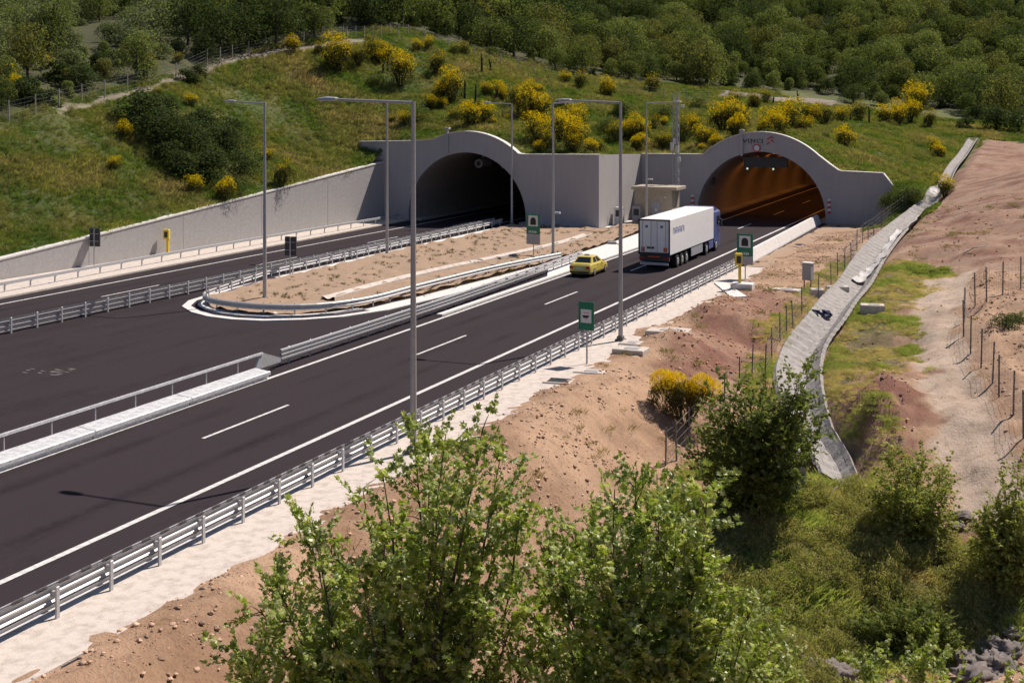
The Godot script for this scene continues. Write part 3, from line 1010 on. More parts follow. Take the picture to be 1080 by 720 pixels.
func sign_board(at: Vector3, w: float, h: float, bottom: float, label: String, picture: int, grey_h: float) -> void:
	var g := thing("road_sign", label, "road sign", at, -0.12)
	var pm := MB.new()
	pm.cyl(Vector3(0, -0.3, -0.06), Vector3(0, bottom + h * 0.8, -0.06), 0.045, 8)
	part(g, "post", pm.done(), M.pole)
	var b := MB.new()
	b.box(Vector3(0, bottom + grey_h + (h - grey_h) * 0.5, 0), Vector3(w, h - grey_h, 0.05), Basis.IDENTITY)
	var bd := part(g, "sign_panel", b.done(), M.green)
	if grey_h > 0.0:
		var gb := MB.new()
		gb.box(Vector3(0, bottom + grey_h * 0.5 - 0.005, 0), Vector3(w, grey_h - 0.02, 0.045))
		part(g, "lower_panel", gb.done(), M.sign_grey)
	var z := 0.028
	var iw := w * 0.70
	var cy := bottom + grey_h + (h - grey_h) * (0.66 if picture == 1 else 0.5)
	var wb := MB.new()
	wb.box(Vector3(0, cy, z), Vector3(iw, iw * (1.0 if picture == 1 else 1.12), 0.008))
	part(bd, "white_field", wb.done(), M.sign_white)
	var k := MB.new()
	if picture == 1:
		var ar := PackedVector2Array([Vector2(-0.30, -0.38), Vector2(-0.30, 0.02)])
		ar.append_array(arc_pts(Vector2(0, 0.02), 0.30, 180, 0, 12))
		ar.push_back(Vector2(0.30, -0.38))
		for i in ar.size():
			ar[i] = ar[i] * iw
		k.prism(ar, z + 0.006, z + 0.012, Transform3D(Basis.IDENTITY, Vector3(0, cy, 0)))
		# a line of small white characters under the symbol
		var tx := MB.new()
		var x := -w * 0.34
		var n := 0
		for cw in [0.05, 0.10, 0.03, 0.09, 0.09, 0.11]:
			var hh := w * (0.16 if n % 2 == 0 else 0.13)
			tx.box(Vector3(x + cw * w * 0.5, bottom + grey_h + w * 0.17, z), Vector3(cw * w * 0.75, hh, 0.006))
			x += (cw + 0.025) * w
			n += 1
		part(bd, "lettering", tx.done(), M.sign_white)
	else:
		k.prism(PackedVector2Array([Vector2(-0.34 * iw, 0.05 * iw), Vector2(-0.34 * iw, -0.03 * iw), Vector2(-0.22 * iw, -0.16 * iw), Vector2(0.14 * iw, -0.16 * iw), Vector2(0.28 * iw, -0.03 * iw), Vector2(0.34 * iw, 0.05 * iw)]), z + 0.006, z + 0.012, Transform3D(Basis.IDENTITY, Vector3(0, cy, 0)))
		var rl := MB.new()
		rl.box(Vector3(0, cy + iw * 0.27, z + 0.008), Vector3(iw * 0.5, 0.02, 0.006))
		rl.box(Vector3(0, cy - iw * 0.27, z + 0.008), Vector3(iw * 0.28, 0.015, 0.006))
		part(bd, "red_marks", rl.done(), M.red)
	part(bd, "symbol", k.done(), M.black)

func lane_sign(at: Vector3, bottom: float, label: String) -> void:
	var g := thing("lane_sign", label, "road sign", at, 0.1)
	var pm := MB.new()
	pm.cyl(Vector3(0, -0.3, 0), Vector3(0, bottom + 1.35, 0), 0.05, 8)
	part(g, "post", pm.done(), M.pole)
	for sd in [-1.0, 1.0]:
		var b := MB.new()
		b.box(Vector3(sd * 0.25, bottom + 0.7, -0.1), Vector3(0.44, 1.45, 0.12), Basis.IDENTITY, 0.04)
		part(g, "sign_panel", b.done(), M.sign_back)
	var br := MB.new()
	br.box(Vector3(0, bottom + 0.4, -0.02), Vector3(0.8, 0.05, 0.04))
	br.box(Vector3(0, bottom + 1.0, -0.02), Vector3(0.8, 0.05, 0.04))
	part(g, "bracket", br.done(), M.sign_grey)

func call_box(at: Vector3, h: float, label: String) -> void:
	var g := thing("emergency_phone", label, "emergency phone", at, 0.3)
	var b := MB.new()
	b.box(Vector3(0, h * 0.5, 0), Vector3(0.2, h, 0.2), Basis.IDENTITY, 0.04)
	part(g, "column", b.done(), M.yellow)
	var c := MB.new()
	c.box(Vector3(-0.08, h - 0.42, 0.06), Vector3(0.52, 0.84, 0.34), Basis.IDENTITY, 0.08)
	var hd := part(g, "phone_hood", c.done(), M.yellow)
	var d := MB.new()
	d.box(Vector3(-0.08, h - 0.46, 0.235), Vector3(0.3, 0.5, 0.02))
	part(hd, "opening", d.done(), M.sign_back)

func build_furniture() -> void:
	lamp_post(W(-22.3, 42.1, 0.05), -4.2, 13.2, "tall grey street lamp rising behind the leafy tree on the outer verge")
	camera_box(lamp_post(W(-22.3, 66.5, 0.05), -3.8, 13.2, "tall grey street lamp on the outer verge by the concrete slabs"), 5.4, -1.0)
	lamp_post(W(-48.2, 70.1, 0.1), -3.2, 13.1, "grey street lamp standing at the nose of the dirt island")
	lamp_post(W(-52.8, 94.9, 0.1), -3.2, 13.2, "grey street lamp on the far rim of the dirt island, before the dark portal")
	camera_box(lamp_post(W(-39.8, 100.6, 0.1), 3.4, 13.1, "grey street lamp with camera beside the small tunnel sign on the island"), 3.7, 1.0)
	lamp_post(W(-53.8, 124.0, 0.1), -3.4, 13.0, "grey street lamp close to the jamb of the dark portal")
	camera_box(lamp_post(W(-40.2, 128.5, 0.1), 3.8, 13.1, "thin grey street lamp with camera in front of the equipment hut"), 5.0, 1.0)
	sign_board(W(-21.9, 59.9, 0.0), 0.86, 1.42, 1.75, "green sign with black tray symbol on white, on the outer verge", 0, 0.0)
	sign_board(W(-21.6, 93.5, 0.0), 1.25, 2.3, 1.1, "green tunnel sign with grey lower panel near the yellow phone column", 1, 0.62)
	sign_board(W(-41.1, 99.3, 0.2), 1.3, 2.6, 0.95, "green tunnel sign with grey lower panel on the dirt island", 1, 0.85)
	lane_sign(W(-71.0, 79.6, 0.1), 1.6, "pair of dark sign backs on one post before the retaining wall")
	lane_sign(W(-53.4, 81.0, 0.2), 1.45, "pair of dark sign backs on one post on the dirt island")
	call_box(W(-70.6, 88.2, 0.1), 2.2, "yellow emergency phone column in front of the retaining wall")
	# the other phone, on its plinth
	var p := W(-20.7, 88.0, hgt(-20.7, 88.0))
	var pl := thing("concrete_plinth", "concrete plinth carrying the yellow phone column", "plinth", p, 0.05)
	var b := MB.new()
	b.box(Vector3(0.2, 0.1, 0), Vector3(1.5, 0.6, 1.1), Basis.IDENTITY, 0.05)
	part(pl, "block", b.done(), M.white_concrete)
	call_box(p + Vector3(0, 0.4, 0), 2.1, "yellow emergency phone column on a concrete plinth by the verge")
	# grey cabinet on legs and the slabs round it
	var cb := W(-16.8, 92.7, hgt(-16.8, 92.7))
	var c := thing("electric_cabinet", "tall grey electric cabinet on the dirt beside the wire fence", "cabinet", cb, -0.2)
	b = MB.new()
	b.box(Vector3(0, 1.3, 0), Vector3(0.66, 1.2, 0.55), Basis.IDENTITY, 0.03)
	part(c, "housing", b.done(), M.sign_grey)
	b = MB.new()
	b.box(Vector3(0, 1.94, 0), Vector3(0.76, 0.07, 0.64), Basis.IDENTITY, 0.02)
	part(c, "lid", b.done(), M.white_concrete)
	b = MB.new()
	b.box(Vector3(-0.02, 1.3, 0.285), Vector3(0.56, 1.05, 0.02))
	part(c, "door", b.done(), M.sign_grey)
	for sd in [-1.0, 1.0]:
		b = MB.new()
		b.cyl(Vector3(sd * 0.25, -0.2, 0.1), Vector3(sd * 0.25, 0.72, 0.1), 0.05, 8)
		part(c, "conduit", b.done(), M.red)
	var slabs := [
		[-15.0, 94.6, 1.6, 0.8, 0.4, 0.7, 0.25, "concrete manhole box behind the grey cabinet"],
		[-17.6, 88.9, 1.9, 1.0, 0.3, 0.35, -0.1, "pale concrete slab in front of the grey cabinet"],
		[-15.6, 89.6, 0.9, 0.9, 0.5, 0.6, 0.3, "small concrete block beside the slab at the wire fence"],
		[-20.3, 69.0, 2.3, 1.6, 0.08, 0.25, 0.05, "broad pale slab behind the street lamp on the verge"],
		[-20.7, 63.4, 1.7, 1.2, 0.2, 0.3, 0.0, "raised concrete inspection box beside the street lamp on the verge"],
		[-21.4, 65.6, 1.1, 1.1, 0.16, 0.2, 0.0, "small concrete slab at the foot of the street lamp"],
		[-21.1, 58.2, 1.5, 0.9, 0.07, 0.2, 0.1, "flat manhole slab near the green tray sign"],
		[-11.2, 84.6, 1.5, 0.9, 0.7, 0.7, 0.2, "grey concrete culvert block beside the dirt track"]]
	for q in slabs:
		var base := 0.05 if q[0] < -21.0 else maxf(hgt(q[0], q[1]), hgt(q[0] + 0.5, q[1] - 0.4)) - 0.02
		var o := thing("concrete_slab", q[7], "concrete slab", W(q[0], q[1], base), q[6])
		b = MB.new()
		b.box(Vector3(0, q[4] * 0.5 - 0.15, 0), Vector3(q[2], q[4] + 0.3, q[3]), Basis.IDENTITY, 0.04)
		part(o, "block", b.done(), M.pale)
		b = MB.new()
		b.box(Vector3(0.1, q[4] + 0.012, 0.02), Vector3(q[2] * 0.45, 0.03, q[3] * 0.5), Basis.IDENTITY, 0.01)
		part(o, "cover", b.done(), M.concrete)
	var pit := thing("manhole", "open dark manhole in the verge before the green tray sign", "manhole", W(-21.7, 55.6, 0.055), 0.1)
	b = MB.new()
	for e in [[0.0, 0.5, 1.3, 0.12], [0.0, -0.5, 1.3, 0.12], [0.59, 0.0, 0.12, 0.88], [-0.59, 0.0, 0.12, 0.88]]:
		b.box(Vector3(e[0], 0.02, e[1]), Vector3(e[2], 0.09, e[3]), Basis.IDENTITY, 0.01)
	part(pit, "rim", b.done(), M.pale)
	b = MB.new()
	b.box(Vector3(0, 0.004, 0), Vector3(1.06, 0.02, 0.88))
	part(pit, "opening", b.done(), M.black)
	var rampt := thing("concrete_ramp", "pale concrete drain slab laid across the verge before the phone plinth", "drain", W(0, 0, 0))
	b = MB.new()
	part(rampt, "slab", slab([[-23.1, 90.2], [-22.3, 90.4], [-19.4, 84.6], [-20.3, 83.9]], -0.3, 0.14), M.white_concrete)

	# equipment hut between the portals
	var hut := thing("equipment_hut", "small beige equipment hut with flat roof between the two portals", "hut", W(-40.6, 133.6, 0.05))
	b = MB.new()
	b.box(Vector3(0, 1.85, 0), Vector3(4.2, 3.7, 3.0))
	part(hut, "walls", b.done(), M.beige)
	b = MB.new()
	b.box(Vector3(0.25, 3.86, 0.15), Vector3(5.1, 0.34, 3.7), Basis.IDENTITY, 0.04)
	part(hut, "roof", b.done(), M.beige)
	b = MB.new()
	b.box(Vector3(0.35, 1.25, 1.52), Vector3(1.0, 2.3, 0.06))
	var dr := part(hut, "door", b.done(), M.sign_grey)
	b = MB.new()
	b.box(Vector3(0.35, 1.5, 1.56), Vector3(0.22, 0.3, 0.02))
	part(dr, "notice", b.done(), M.sign_white)
	b = MB.new()
	b.box(Vector3(1.4, 2.9, 1.55), Vector3(0.16, 0.2, 0.14), Basis.IDENTITY, 0.03)
	part(hut, "wall_lamp", b.done(), M.sign_white)
	b = MB.new()
	b.box(Vector3(2.3, 0.9, 0.4), Vector3(0.35, 0.9, 0.5), Basis.IDENTITY, 0.03)
	part(hut, "hydrant_box", b.done(), M.red)
	for k in 2:
		var ac := thing("cooling_unit", ["white cooling unit against the pale side wall near the hut", "grey metal cabinet between the cooling unit and the hut"][k], "cooling unit", W(-43.6 + k * 1.3, 129.6 + k * 2.2, 0.1), 0.0)
		b = MB.new()
		b.box(Vector3(0, 0.95, 0), Vector3(0.9, 1.8, 0.7), Basis.IDENTITY, 0.04)
		part(ac, "housing", b.done(), [M.sign_white, M.sign_grey][k])
		b = MB.new()
		b.box(Vector3(0, 1.2, 0.36), Vector3(0.6, 0.7, 0.02))
		part(ac, "grille", b.done(), M.sign_back)
	# lattice mast
	var ms := thing("lattice_mast", "grey lattice antenna mast rising behind the equipment hut", "mast", W(-39.3, 136.8, 0.0))
	var legs := [Vector3(-0.42, 0, 0.26), Vector3(0.42, 0, 0.26), Vector3(0, 0, -0.46)]
	for l in legs:
		b = MB.new()
		b.cyl(l, l * 0.8 + Vector3(0, 14.2, 0), 0.05, 6)
		part(ms, "leg", b.done(), M.pole)
	for k in 14:
		b = MB.new()
		for i in 3:
			var a: Vector3 = legs[i] * (1.0 - 0.0142 * k)
			var d: Vector3 = legs[(i + 1) % 3] * (1.0 - 0.0142 * (k + 1))
			b.cyl(a + Vector3(0, k * 1.0 + 0.1, 0), d + Vector3(0, k * 1.0 + 1.1, 0), 0.025, 5)
			b.cyl(a + Vector3(0, k * 1.0 + 0.1, 0), legs[(i + 1) % 3] * (1.0 - 0.0142 * k) + Vector3(0, k * 1.0 + 0.1, 0), 0.025, 5)
		part(ms, "brace", b.done(), M.pole)
	for q in [[-0.45, 8.3, 0.3, 0.35, 0.9], [0.2, 8.0, 0.45, 0.35, 0.8], [-0.1, 8.9, 0.4, 0.3, 0.7], [0.35, 6.9, 0.3, 0.3, 0.5], [0.75, 12.8, 0.3, 0.35, 0.35]]:
		b = MB.new()
		b.box(Vector3(q[0], q[1], q[2]), Vector3(q[3], q[4], 0.2), Basis.IDENTITY, 0.05)
		part(ms, "antenna", b.done(), M.cabinet)
	b = MB.new()
	b.box(Vector3(0.12, 7.0, 0.3), Vector3(0.26, 13.5, 0.07))
	part(ms, "cable_ladder", b.done(), M.sign_grey)

	# lettering, speed sign and fittings of the lit portal
	var word := thing("company_lettering", "dark lettering with a red mark over the orange lit arch", "lettering", W(-31.3, 139.46, 8.75))
	var tm := TextMesh.new()
	var fn := SystemFont.new()
	fn.font_names = PackedStringArray(["Droid Sans"])
	tm.font = fn
	tm.text = "VINCI"
	tm.font_size = 64
	tm.pixel_size = 0.0125
	tm.depth = 0.03
	part(word, "letters", tm, mat(Color(0.025, 0.03, 0.06), 0.6), Transform3D(Basis.from_scale(Vector3(1.15, 0.72, 1)), Vector3(0.0, 0.18, 0)))
	for q in [[1.75, 0.5, 0.5], [2.15, 0.22, -0.6], [1.7, -0.05, 0.5], [2.1, 0.62, -0.5]]:
		b = MB.new()
		b.box(Vector3(q[0], q[1], 0), Vector3(0.42, 0.13, 0.03), Basis(Vector3.BACK, q[2]))
		part(word, "red_mark", b.done(), M.red)
	var sp := thing("speed_sign", "round red rimmed white speed sign below the lettering", "road sign", W(-30.9, 139.42, 8.15))
	b = MB.new()
	b.cyl(Vector3(0, 0, -0.04), Vector3(0, 0, 0.02), 0.43, 24)
	part(sp, "rim", b.done(), M.red)
	b = MB.new()
	b.cyl(Vector3(0, 0, 0.02), Vector3(0, 0, 0.03), 0.31, 24)
	part(sp, "face", b.done(), M.sign_white)
	var vm := thing("message_board", "black message board under the crown of the orange lit arch", "message board", W(-30.2, 140.9, 6.55))
	b = MB.new()
	b.box(Vector3.ZERO, Vector3(4.9, 1.15, 0.5), Basis.IDENTITY, 0.05)
	part(vm, "housing", b.done(), M.sign_back)
	for dx in [-2.0, 0.9]:
		b = MB.new()
		b.cyl(Vector3(dx, -0.75, 0.1), Vector3(dx, -0.75, 0.32), 0.26, 14)
		var hd := part(vm, "signal_head", b.done(), M.sign_back)
		b = MB.new()
		b.cyl(Vector3(dx, -0.75, 0.32), Vector3(dx, -0.75, 0.34), 0.11, 12)
		part(hd, "signal_light", b.done(), M.signal)
	var rs := thing("wall_signal", "small signal with a pale green light on the jamb of the lit arch", "signal", W(-23.75, 141.2, 3.7))
	b = MB.new()
	b.box(Vector3.ZERO, Vector3(0.35, 0.5, 0.3), Basis.IDENTITY, 0.04)
	part(rs, "housing", b.done(), M.sign_back)
	b = MB.new()
	b.cyl(Vector3(0, 0.02, 0.15), Vector3(0, 0.02, 0.17), 0.11, 12)
	part(rs, "signal_light", b.done(), M.signal)
	var ls := thing("wall_signal", "small dark unlit signal on the far wall inside the lit arch", "signal", W(-36.4, 142.0, 4.2))
	b = MB.new()
	b.box(Vector3.ZERO, Vector3(0.35, 0.9, 0.3), Basis.IDENTITY, 0.04)
	part(ls, "housing", b.done(), M.sign_back)
	for k in 2:
		var mkx: float = [-23.0, -38.2][k]
		var hz := thing("hazard_marker", ["red and white striped marker on the outer jamb of the lit arch", "red and white striped marker on the inner jamb of the lit arch"][k], "marker", W(mkx, 139.42, 1.3))
		for i in 6:
			b = MB.new()
			b.box(Vector3(0, i * 0.27, 0), Vector3(0.34, 0.26, 0.05), Basis(Vector3.BACK, 0.35))
			part(hz, "stripe", b.done(), M.red if i % 2 == 0 else M.sign_white)
	# sodium lamps along the vault of the lit tunnel
	for k in 10:
		var sd := -1.0 if k % 2 == 0 else 1.0
		var at := W(-30.55 + sd * 3.4, 153.0 + int(k / 2) * 11.0, 6.6)
		var lp := thing("tunnel_lamp", "orange sodium lamp on the vault of the lit tunnel", "tunnel lamp", at, 0.0, "orange lamps along the tunnel vault")
		b = MB.new()
		b.box(Vector3(0, 0.1, 0), Vector3(0.4, 0.14, 0.9), Basis.IDENTITY, 0.04)
		part(lp, "housing", b.done(), M.sign_grey)
		b = MB.new()
		b.box(Vector3(0, 0.0, 0), Vector3(0.3, 0.04, 0.8))
		part(lp, "lamp_glass", b.done(), M.sodium)
		var o := AreaLight3D.new()
		o.name = "lamp_light"
		o.area_size = Vector2(0.3, 0.8)
		o.light_color = Color(1.0, 0.62, 0.30)
		o.light_energy = 5.5
		o.area_range = 60.0
		o.shadow_enabled = true
		o.position = Vector3(0, -0.03, 0)
		o.rotation_degrees = Vector3(-90, 0, 0)
		lp.add_child(o)
	# jet fans in the dark tunnel
	for dx in [-1.6, 1.6]:
		var jf := thing("jet_fan", "grey jet fan hanging from the vault of the dark tunnel", "fan", W(-59.7 + dx, 133.0, 6.2), 0.0, "fans in the dark tunnel")
		b = MB.new()
		b.cyl(Vector3(0, 0, 1.3), Vector3(0, 0, -1.3), 0.5, 16)
		part(jf, "casing", b.done(), M.sign_grey)
		b = MB.new()
		b.cyl(Vector3(0, 0, 1.3), Vector3(0, 0, 1.33), 0.3, 12)
		part(jf, "hub", b.done(), M.sign_back)
		b = MB.new()
		b.box(Vector3(0, 0.7, 0), Vector3(0.1, 0.6, 0.3))
		part(jf, "hanger", b.done(), M.steel)
# ------------------------------------------------------------------ vehicles
func ring_box(w: float, y0: float, y1: float, z: float, tuck: float) -> Array:
	var m := lerpf(y0, y1, 0.55)
	return [Vector3(-w * 0.9, y0, z), Vector3(-w, lerpf(y0, y1, 0.2), z), Vector3(-w, m, z), Vector3(-w * (1.0 - tuck * 0.3), lerpf(y0, y1, 0.88), z), Vector3(-w * (1.0 - tuck), y1, z), Vector3(0, y1 + 0.02, z), Vector3(w * (1.0 - tuck), y1, z), Vector3(w * (1.0 - tuck * 0.3), lerpf(y0, y1, 0.88), z), Vector3(w, m, z), Vector3(w, lerpf(y0, y1, 0.2), z), Vector3(w * 0.9, y0, z)]

func loft(b: MB, rings: Array) -> void:
	for i in rings.size() - 1:
		var n: int = rings[i].size()
		for k in n:
			b.quad(rings[i][k], rings[i][(k + 1) % n], rings[i + 1][(k + 1) % n], rings[i + 1][k])
	for k in range(1, rings[0].size() - 1):
		b.tri(rings[0][0], rings[0][k + 1], rings[0][k])
		var e: Array = rings[rings.size() - 1]
		b.tri(e[0], e[k], e[k + 1])

func wheel(parent: Node3D, at: Vector3, r: float, w: float) -> void:
	var b := MB.new()
	var sg := signf(at.x)
	b.tube([Vector3(-w * 0.5, 0, 0), Vector3(-w * 0.42, 0, 0), Vector3(w * 0.42, 0, 0), Vector3(w * 0.5, 0, 0)], [r * 0.93, r, r, r * 0.93], 22)
	var t := part(parent, "wheel", b.done(), M.tyre, Transform3D(Basis.IDENTITY, at))
	b = MB.new()
	b.tube([Vector3(sg * w * 0.4, 0, 0), Vector3(sg * (w * 0.5 + 0.012), 0, 0), Vector3(sg * (w * 0.5 + 0.02), 0, 0)], [r * 0.62, r * 0.62, r * 0.5], 18)
	part(t, "rim", b.done(), M.rim)

func glass_quad(p: Array, x0: float, x1: float, y0: float, y1: float, out: Vector3) -> MB:
	var b := MB.new()
	var f := func(u: float, w: float) -> Vector3:
		return p[0].lerp(p[1], u).lerp(p[3].lerp(p[2], u), w) + out
	b.quad(f.call(x0, y0), f.call(x0, y1), f.call(x1, y1), f.call(x1, y0))
	return b

func build_taxi() -> void:
	var c := thing("taxi", "yellow taxi sedan following the white truck", "car", W(-33.35, 89.75, 0.0), 0.02)
	var b := MB.new()      # z runs forward (negative), rear bumper at 0
	loft(b, [ring_box(0.72, 0.36, 0.66, 0.02, 0.10), ring_box(0.83, 0.26, 0.84, -0.07, 0.10), ring_box(0.86, 0.22, 0.98, -0.2, 0.12), ring_box(0.87, 0.2, 1.0, -0.75, 0.12), ring_box(0.875, 0.2, 0.97, -2.0, 0.10), ring_box(0.875, 0.2, 0.95, -3.1, 0.12), ring_box(0.86, 0.2, 0.88, -3.7, 0.16), ring_box(0.82, 0.22, 0.76, -4.25, 0.2), ring_box(0.66, 0.3, 0.6, -4.5, 0.2)])
	part(c, "body", b.done(), M.taxi)
	var lo := [Vector3(-0.76, 0.98, -0.62), Vector3(0.76, 0.98, -0.62), Vector3(0.76, 0.95, -3.25), Vector3(-0.76, 0.95, -3.25)]
	var up := [Vector3(-0.56, 1.42, -1.25), Vector3(0.56, 1.42, -1.25), Vector3(0.56, 1.43, -2.45), Vector3(-0.56, 1.43, -2.45)]
	b = MB.new()
	for k in 4:
		var j := (k + 1) % 4
		b.quad(lo[k], up[k], up[j], lo[j])
	var mid := [Vector3(-0.48, 1.455, -1.4), Vector3(0.48, 1.455, -1.4), Vector3(0.48, 1.455, -2.35), Vector3(-0.48, 1.455, -2.35)]
	for k in 4:
		var j := (k + 1) % 4
		b.quad(up[k], mid[k], mid[j], up[j])
	b.quad(mid[0], mid[3], mid[2], mid[1])
	part(c, "cabin", b.done(), M.taxi)
	part(c, "rear_window", glass_quad([lo[0], lo[1], up[1], up[0]], 0.07, 0.93, 0.12, 0.93, Vector3(0, 0.006, 0.008)).done(), M.glass)
	part(c, "windscreen", glass_quad([lo[2], lo[3], up[3], up[2]], 0.06, 0.94, 0.08, 0.93, Vector3(0, 0.006, -0.008)).done(), M.glass)
	for sd in [0, 1]:
		var q := [lo[1], lo[2], up[2], up[1]] if sd == 0 else [lo[0], lo[3], up[3], up[0]]
		var out := Vector3(0.008 if sd == 0 else -0.008, 0.003, 0)
		part(c, "side_window", glass_quad(q, 0.14, 0.47, 0.1, 0.88, out).done(), M.glass)
		part(c, "side_window", glass_quad(q, 0.52, 0.86, 0.1, 0.88, out).done(), M.glass)
		var sx := 1.0 if sd == 0 else -1.0
		for z in [-0.95, -3.55]:
			wheel(c, Vector3(sx * 0.78, 0.31, z), 0.31, 0.2)
		var lm := MB.new()
		lm.box(Vector3(sx * 0.66, 0.76, 0.0), Vector3(0.26, 0.2, 0.16), Basis.IDENTITY, 0.03)
		part(c, "tail_light", lm.done(), M.lamp_red)
		lm = MB.new()
		lm.box(Vector3(sx * 0.92, 1.02, -2.85), Vector3(0.16, 0.12, 0.1), Basis.IDENTITY, 0.03)
		part(c, "mirror", lm.done(), M.taxi)
		for z in [-1.75, -2.75]:
			lm = MB.new()
			lm.box(Vector3(sx * 0.885, 0.84, z), Vector3(0.02, 0.03, 0.18))
			part(c, "door_handle", lm.done(), M.sign_back)
	b = MB.new()
	b.box(Vector3(0, 0.38, 0.03), Vector3(1.5, 0.12, 0.1), Basis.IDENTITY, 0.02)
	part(c, "bumper_strip", b.done(), M.sign_back)
	b = MB.new()
	b.box(Vector3(0, 0.62, 0.045), Vector3(0.5, 0.12, 0.03))
	part(c, "number_plate", b.done(), M.sign_white)
	b = MB.new()
	b.box(Vector3(0, 1.52, -1.75), Vector3(0.42, 0.13, 0.14), Basis.IDENTITY, 0.03)
	part(c, "roof_sign", b.done(), M.sign_white)

func build_truck() -> void:
	var c := thing("truck", "white semi trailer truck with blue cab heading for the lit tunnel", "truck", W(-29.4, 96.0, 0.0), 0.0)
	var b := MB.new()
	b.box(Vector3(0, 2.6, -6.8), Vector3(2.56, 2.76, 13.6), Basis.IDENTITY, 0.04)
	var body := part(c, "trailer_box", b.done(), M.trailer)
	for sd in [-1.0, 1.0]:
		b = MB.new()
		b.box(Vector3(sd * 0.61, 2.66, 0.02), Vector3(1.14, 2.48, 0.05), Basis.IDENTITY, 0.0)
		var dr := part(body, "rear_door", b.done(), M.trailer)
		b = MB.new()
		for dx in [0.25, 0.95]:
			b.cyl(Vector3(sd * dx, 1.35, 0.075), Vector3(sd * dx, 3.9, 0.075), 0.022, 6)
		part(body, "lock_bar", b.done(), M.steel)
		b = MB.new()
		b.box(Vector3(sd * 0.62, 3.42, 0.05), Vector3(0.22, 0.2, 0.012))
		part(body, "door_mark", b.done(), M.lettering)
		b = MB.new()
		b.box(Vector3(sd * 0.92, 1.62, 0.05), Vector3(0.3, 0.34, 0.012))
		part(body, "warning_plate", b.done(), M.warning)
		b = MB.new()
		b.box(Vector3(sd * 1.0, 0.92, 0.05), Vector3(0.44, 0.16, 0.06), Basis.IDENTITY, 0.02)
		part(c, "tail_light", b.done(), M.lamp_red)
	b = MB.new()
	b.box(Vector3(0, 3.94, 0.03), Vector3(2.58, 0.12, 0.1))
	b.box(Vector3(-1.24, 2.6, 0.03), Vector3(0.1, 2.74, 0.1))
	b.box(Vector3(1.24, 2.6, 0.03), Vector3(0.1, 2.74, 0.1))
	b.box(Vector3(0, 1.3, 0.03), Vector3(2.58, 0.16, 0.1))
	part(body, "door_frame", b.done(), M.sign_back)
	b = MB.new()
	b.box(Vector3(0, 0.95, -0.1), Vector3(2.4, 0.5, 0.25), Basis.IDENTITY, 0.02)
	part(c, "tail_beam", b.done(), M.sign_back)
	b = MB.new()
	b.box(Vector3(0, 0.5, 0.02), Vector3(2.3, 0.2, 0.12), Basis.IDENTITY, 0.03)
	part(c, "bumper", b.done(), M.steel)
	b = MB.new()
	b.box(Vector3(0, 1.06, 0.06), Vector3(1.0, 0.1, 0.03))
	part(c, "red_strip", b.done(), M.warning)
	b = MB.new()
	b.box(Vector3(-0.3, 1.75, 0.05), Vector3(0.6, 0.16, 0.012))
	part(body, "number_plate", b.done(), M.sign_back)
	# chassis, skirts, wheels
	b = MB.new()
	b.box(Vector3(0, 1.0, -7.0), Vector3(1.1, 0.36, 13.0))
	part(c, "chassis", b.done(), M.sign_back)
	for sd in [-1.0, 1.0]:
		b = MB.new()
		b.box(Vector3(sd * 1.22, 0.78, -8.2), Vector3(0.05, 0.7, 3.6))
		part(c, "side_guard", b.done(), M.sign_grey)
		for z in [-2.3, -3.6, -4.9]:
			wheel(c, Vector3(sd * 1.06, 0.5, z), 0.5, 0.4)
		for z in [-11.3, -14.6]:
			wheel(c, Vector3(sd * 1.06, 0.5, z), 0.5, 0.4)
		b = MB.new()
		b.box(Vector3(sd * 1.02, 0.75, -12.9), Vector3(0.45, 0.62, 1.5), Basis.IDENTITY, 0.06)
		part(c, "fuel_tank", b.done(), M.blue)
		b = MB.new()
		b.box(Vector3(sd * 1.42, 2.45, -15.6), Vector3(0.22, 0.7, 0.16), Basis.IDENTITY, 0.04)
		part(c, "mirror", b.done(), M.sign_back)
	b = MB.new()
	b.box(Vector3(0, 2.2, -15.05), Vector3(2.48, 2.9, 2.1), Basis.IDENTITY, 0.22)
	var cab := part(c, "cab", b.done(), M.blue)
	b = MB.new()
	b.prism(PackedVector2Array([Vector2(-14.0, 3.64), Vector2(-14.0, 3.98), Vector2(-14.5, 3.98), Vector2(-15.8, 3.64)]), -1.1, 1.1, Transform3D(Basis(Vector3(0, 0, 1), Vector3.UP, Vector3(-1, 0, 0)), Vector3.ZERO))
	part(cab, "roof_spoiler", b.done(), M.blue)
	for sd in [-1.0, 1.0]:
		b = MB.new()
		b.box(Vector3(sd * 1.245, 2.7, -15.4), Vector3(0.02, 0.75, 1.0))
		part(cab, "side_window", b.done(), M.glass)
	b = MB.new()
	b.box(Vector3(0, 2.7, -16.11), Vector3(2.2, 0.95, 0.02))
	part(cab, "windscreen", b.done(), M.glass)
	b = MB.new()
	b.box(Vector3(0, 0.7, -15.2), Vector3(2.4, 0.6, 1.9), Basis.IDENTITY, 0.1)
	part(c, "cab_skirt", b.done(), M.blue)
	b = MB.new()
	b.box(Vector3(0, 2.9, -13.75), Vector3(1.7, 1.5, 0.3), Basis.IDENTITY, 0.1)
	part(c, "cooling_unit", b.done(), M.trailer)
	# small blue characters on the side wall, too small to read
	rng.seed = 17
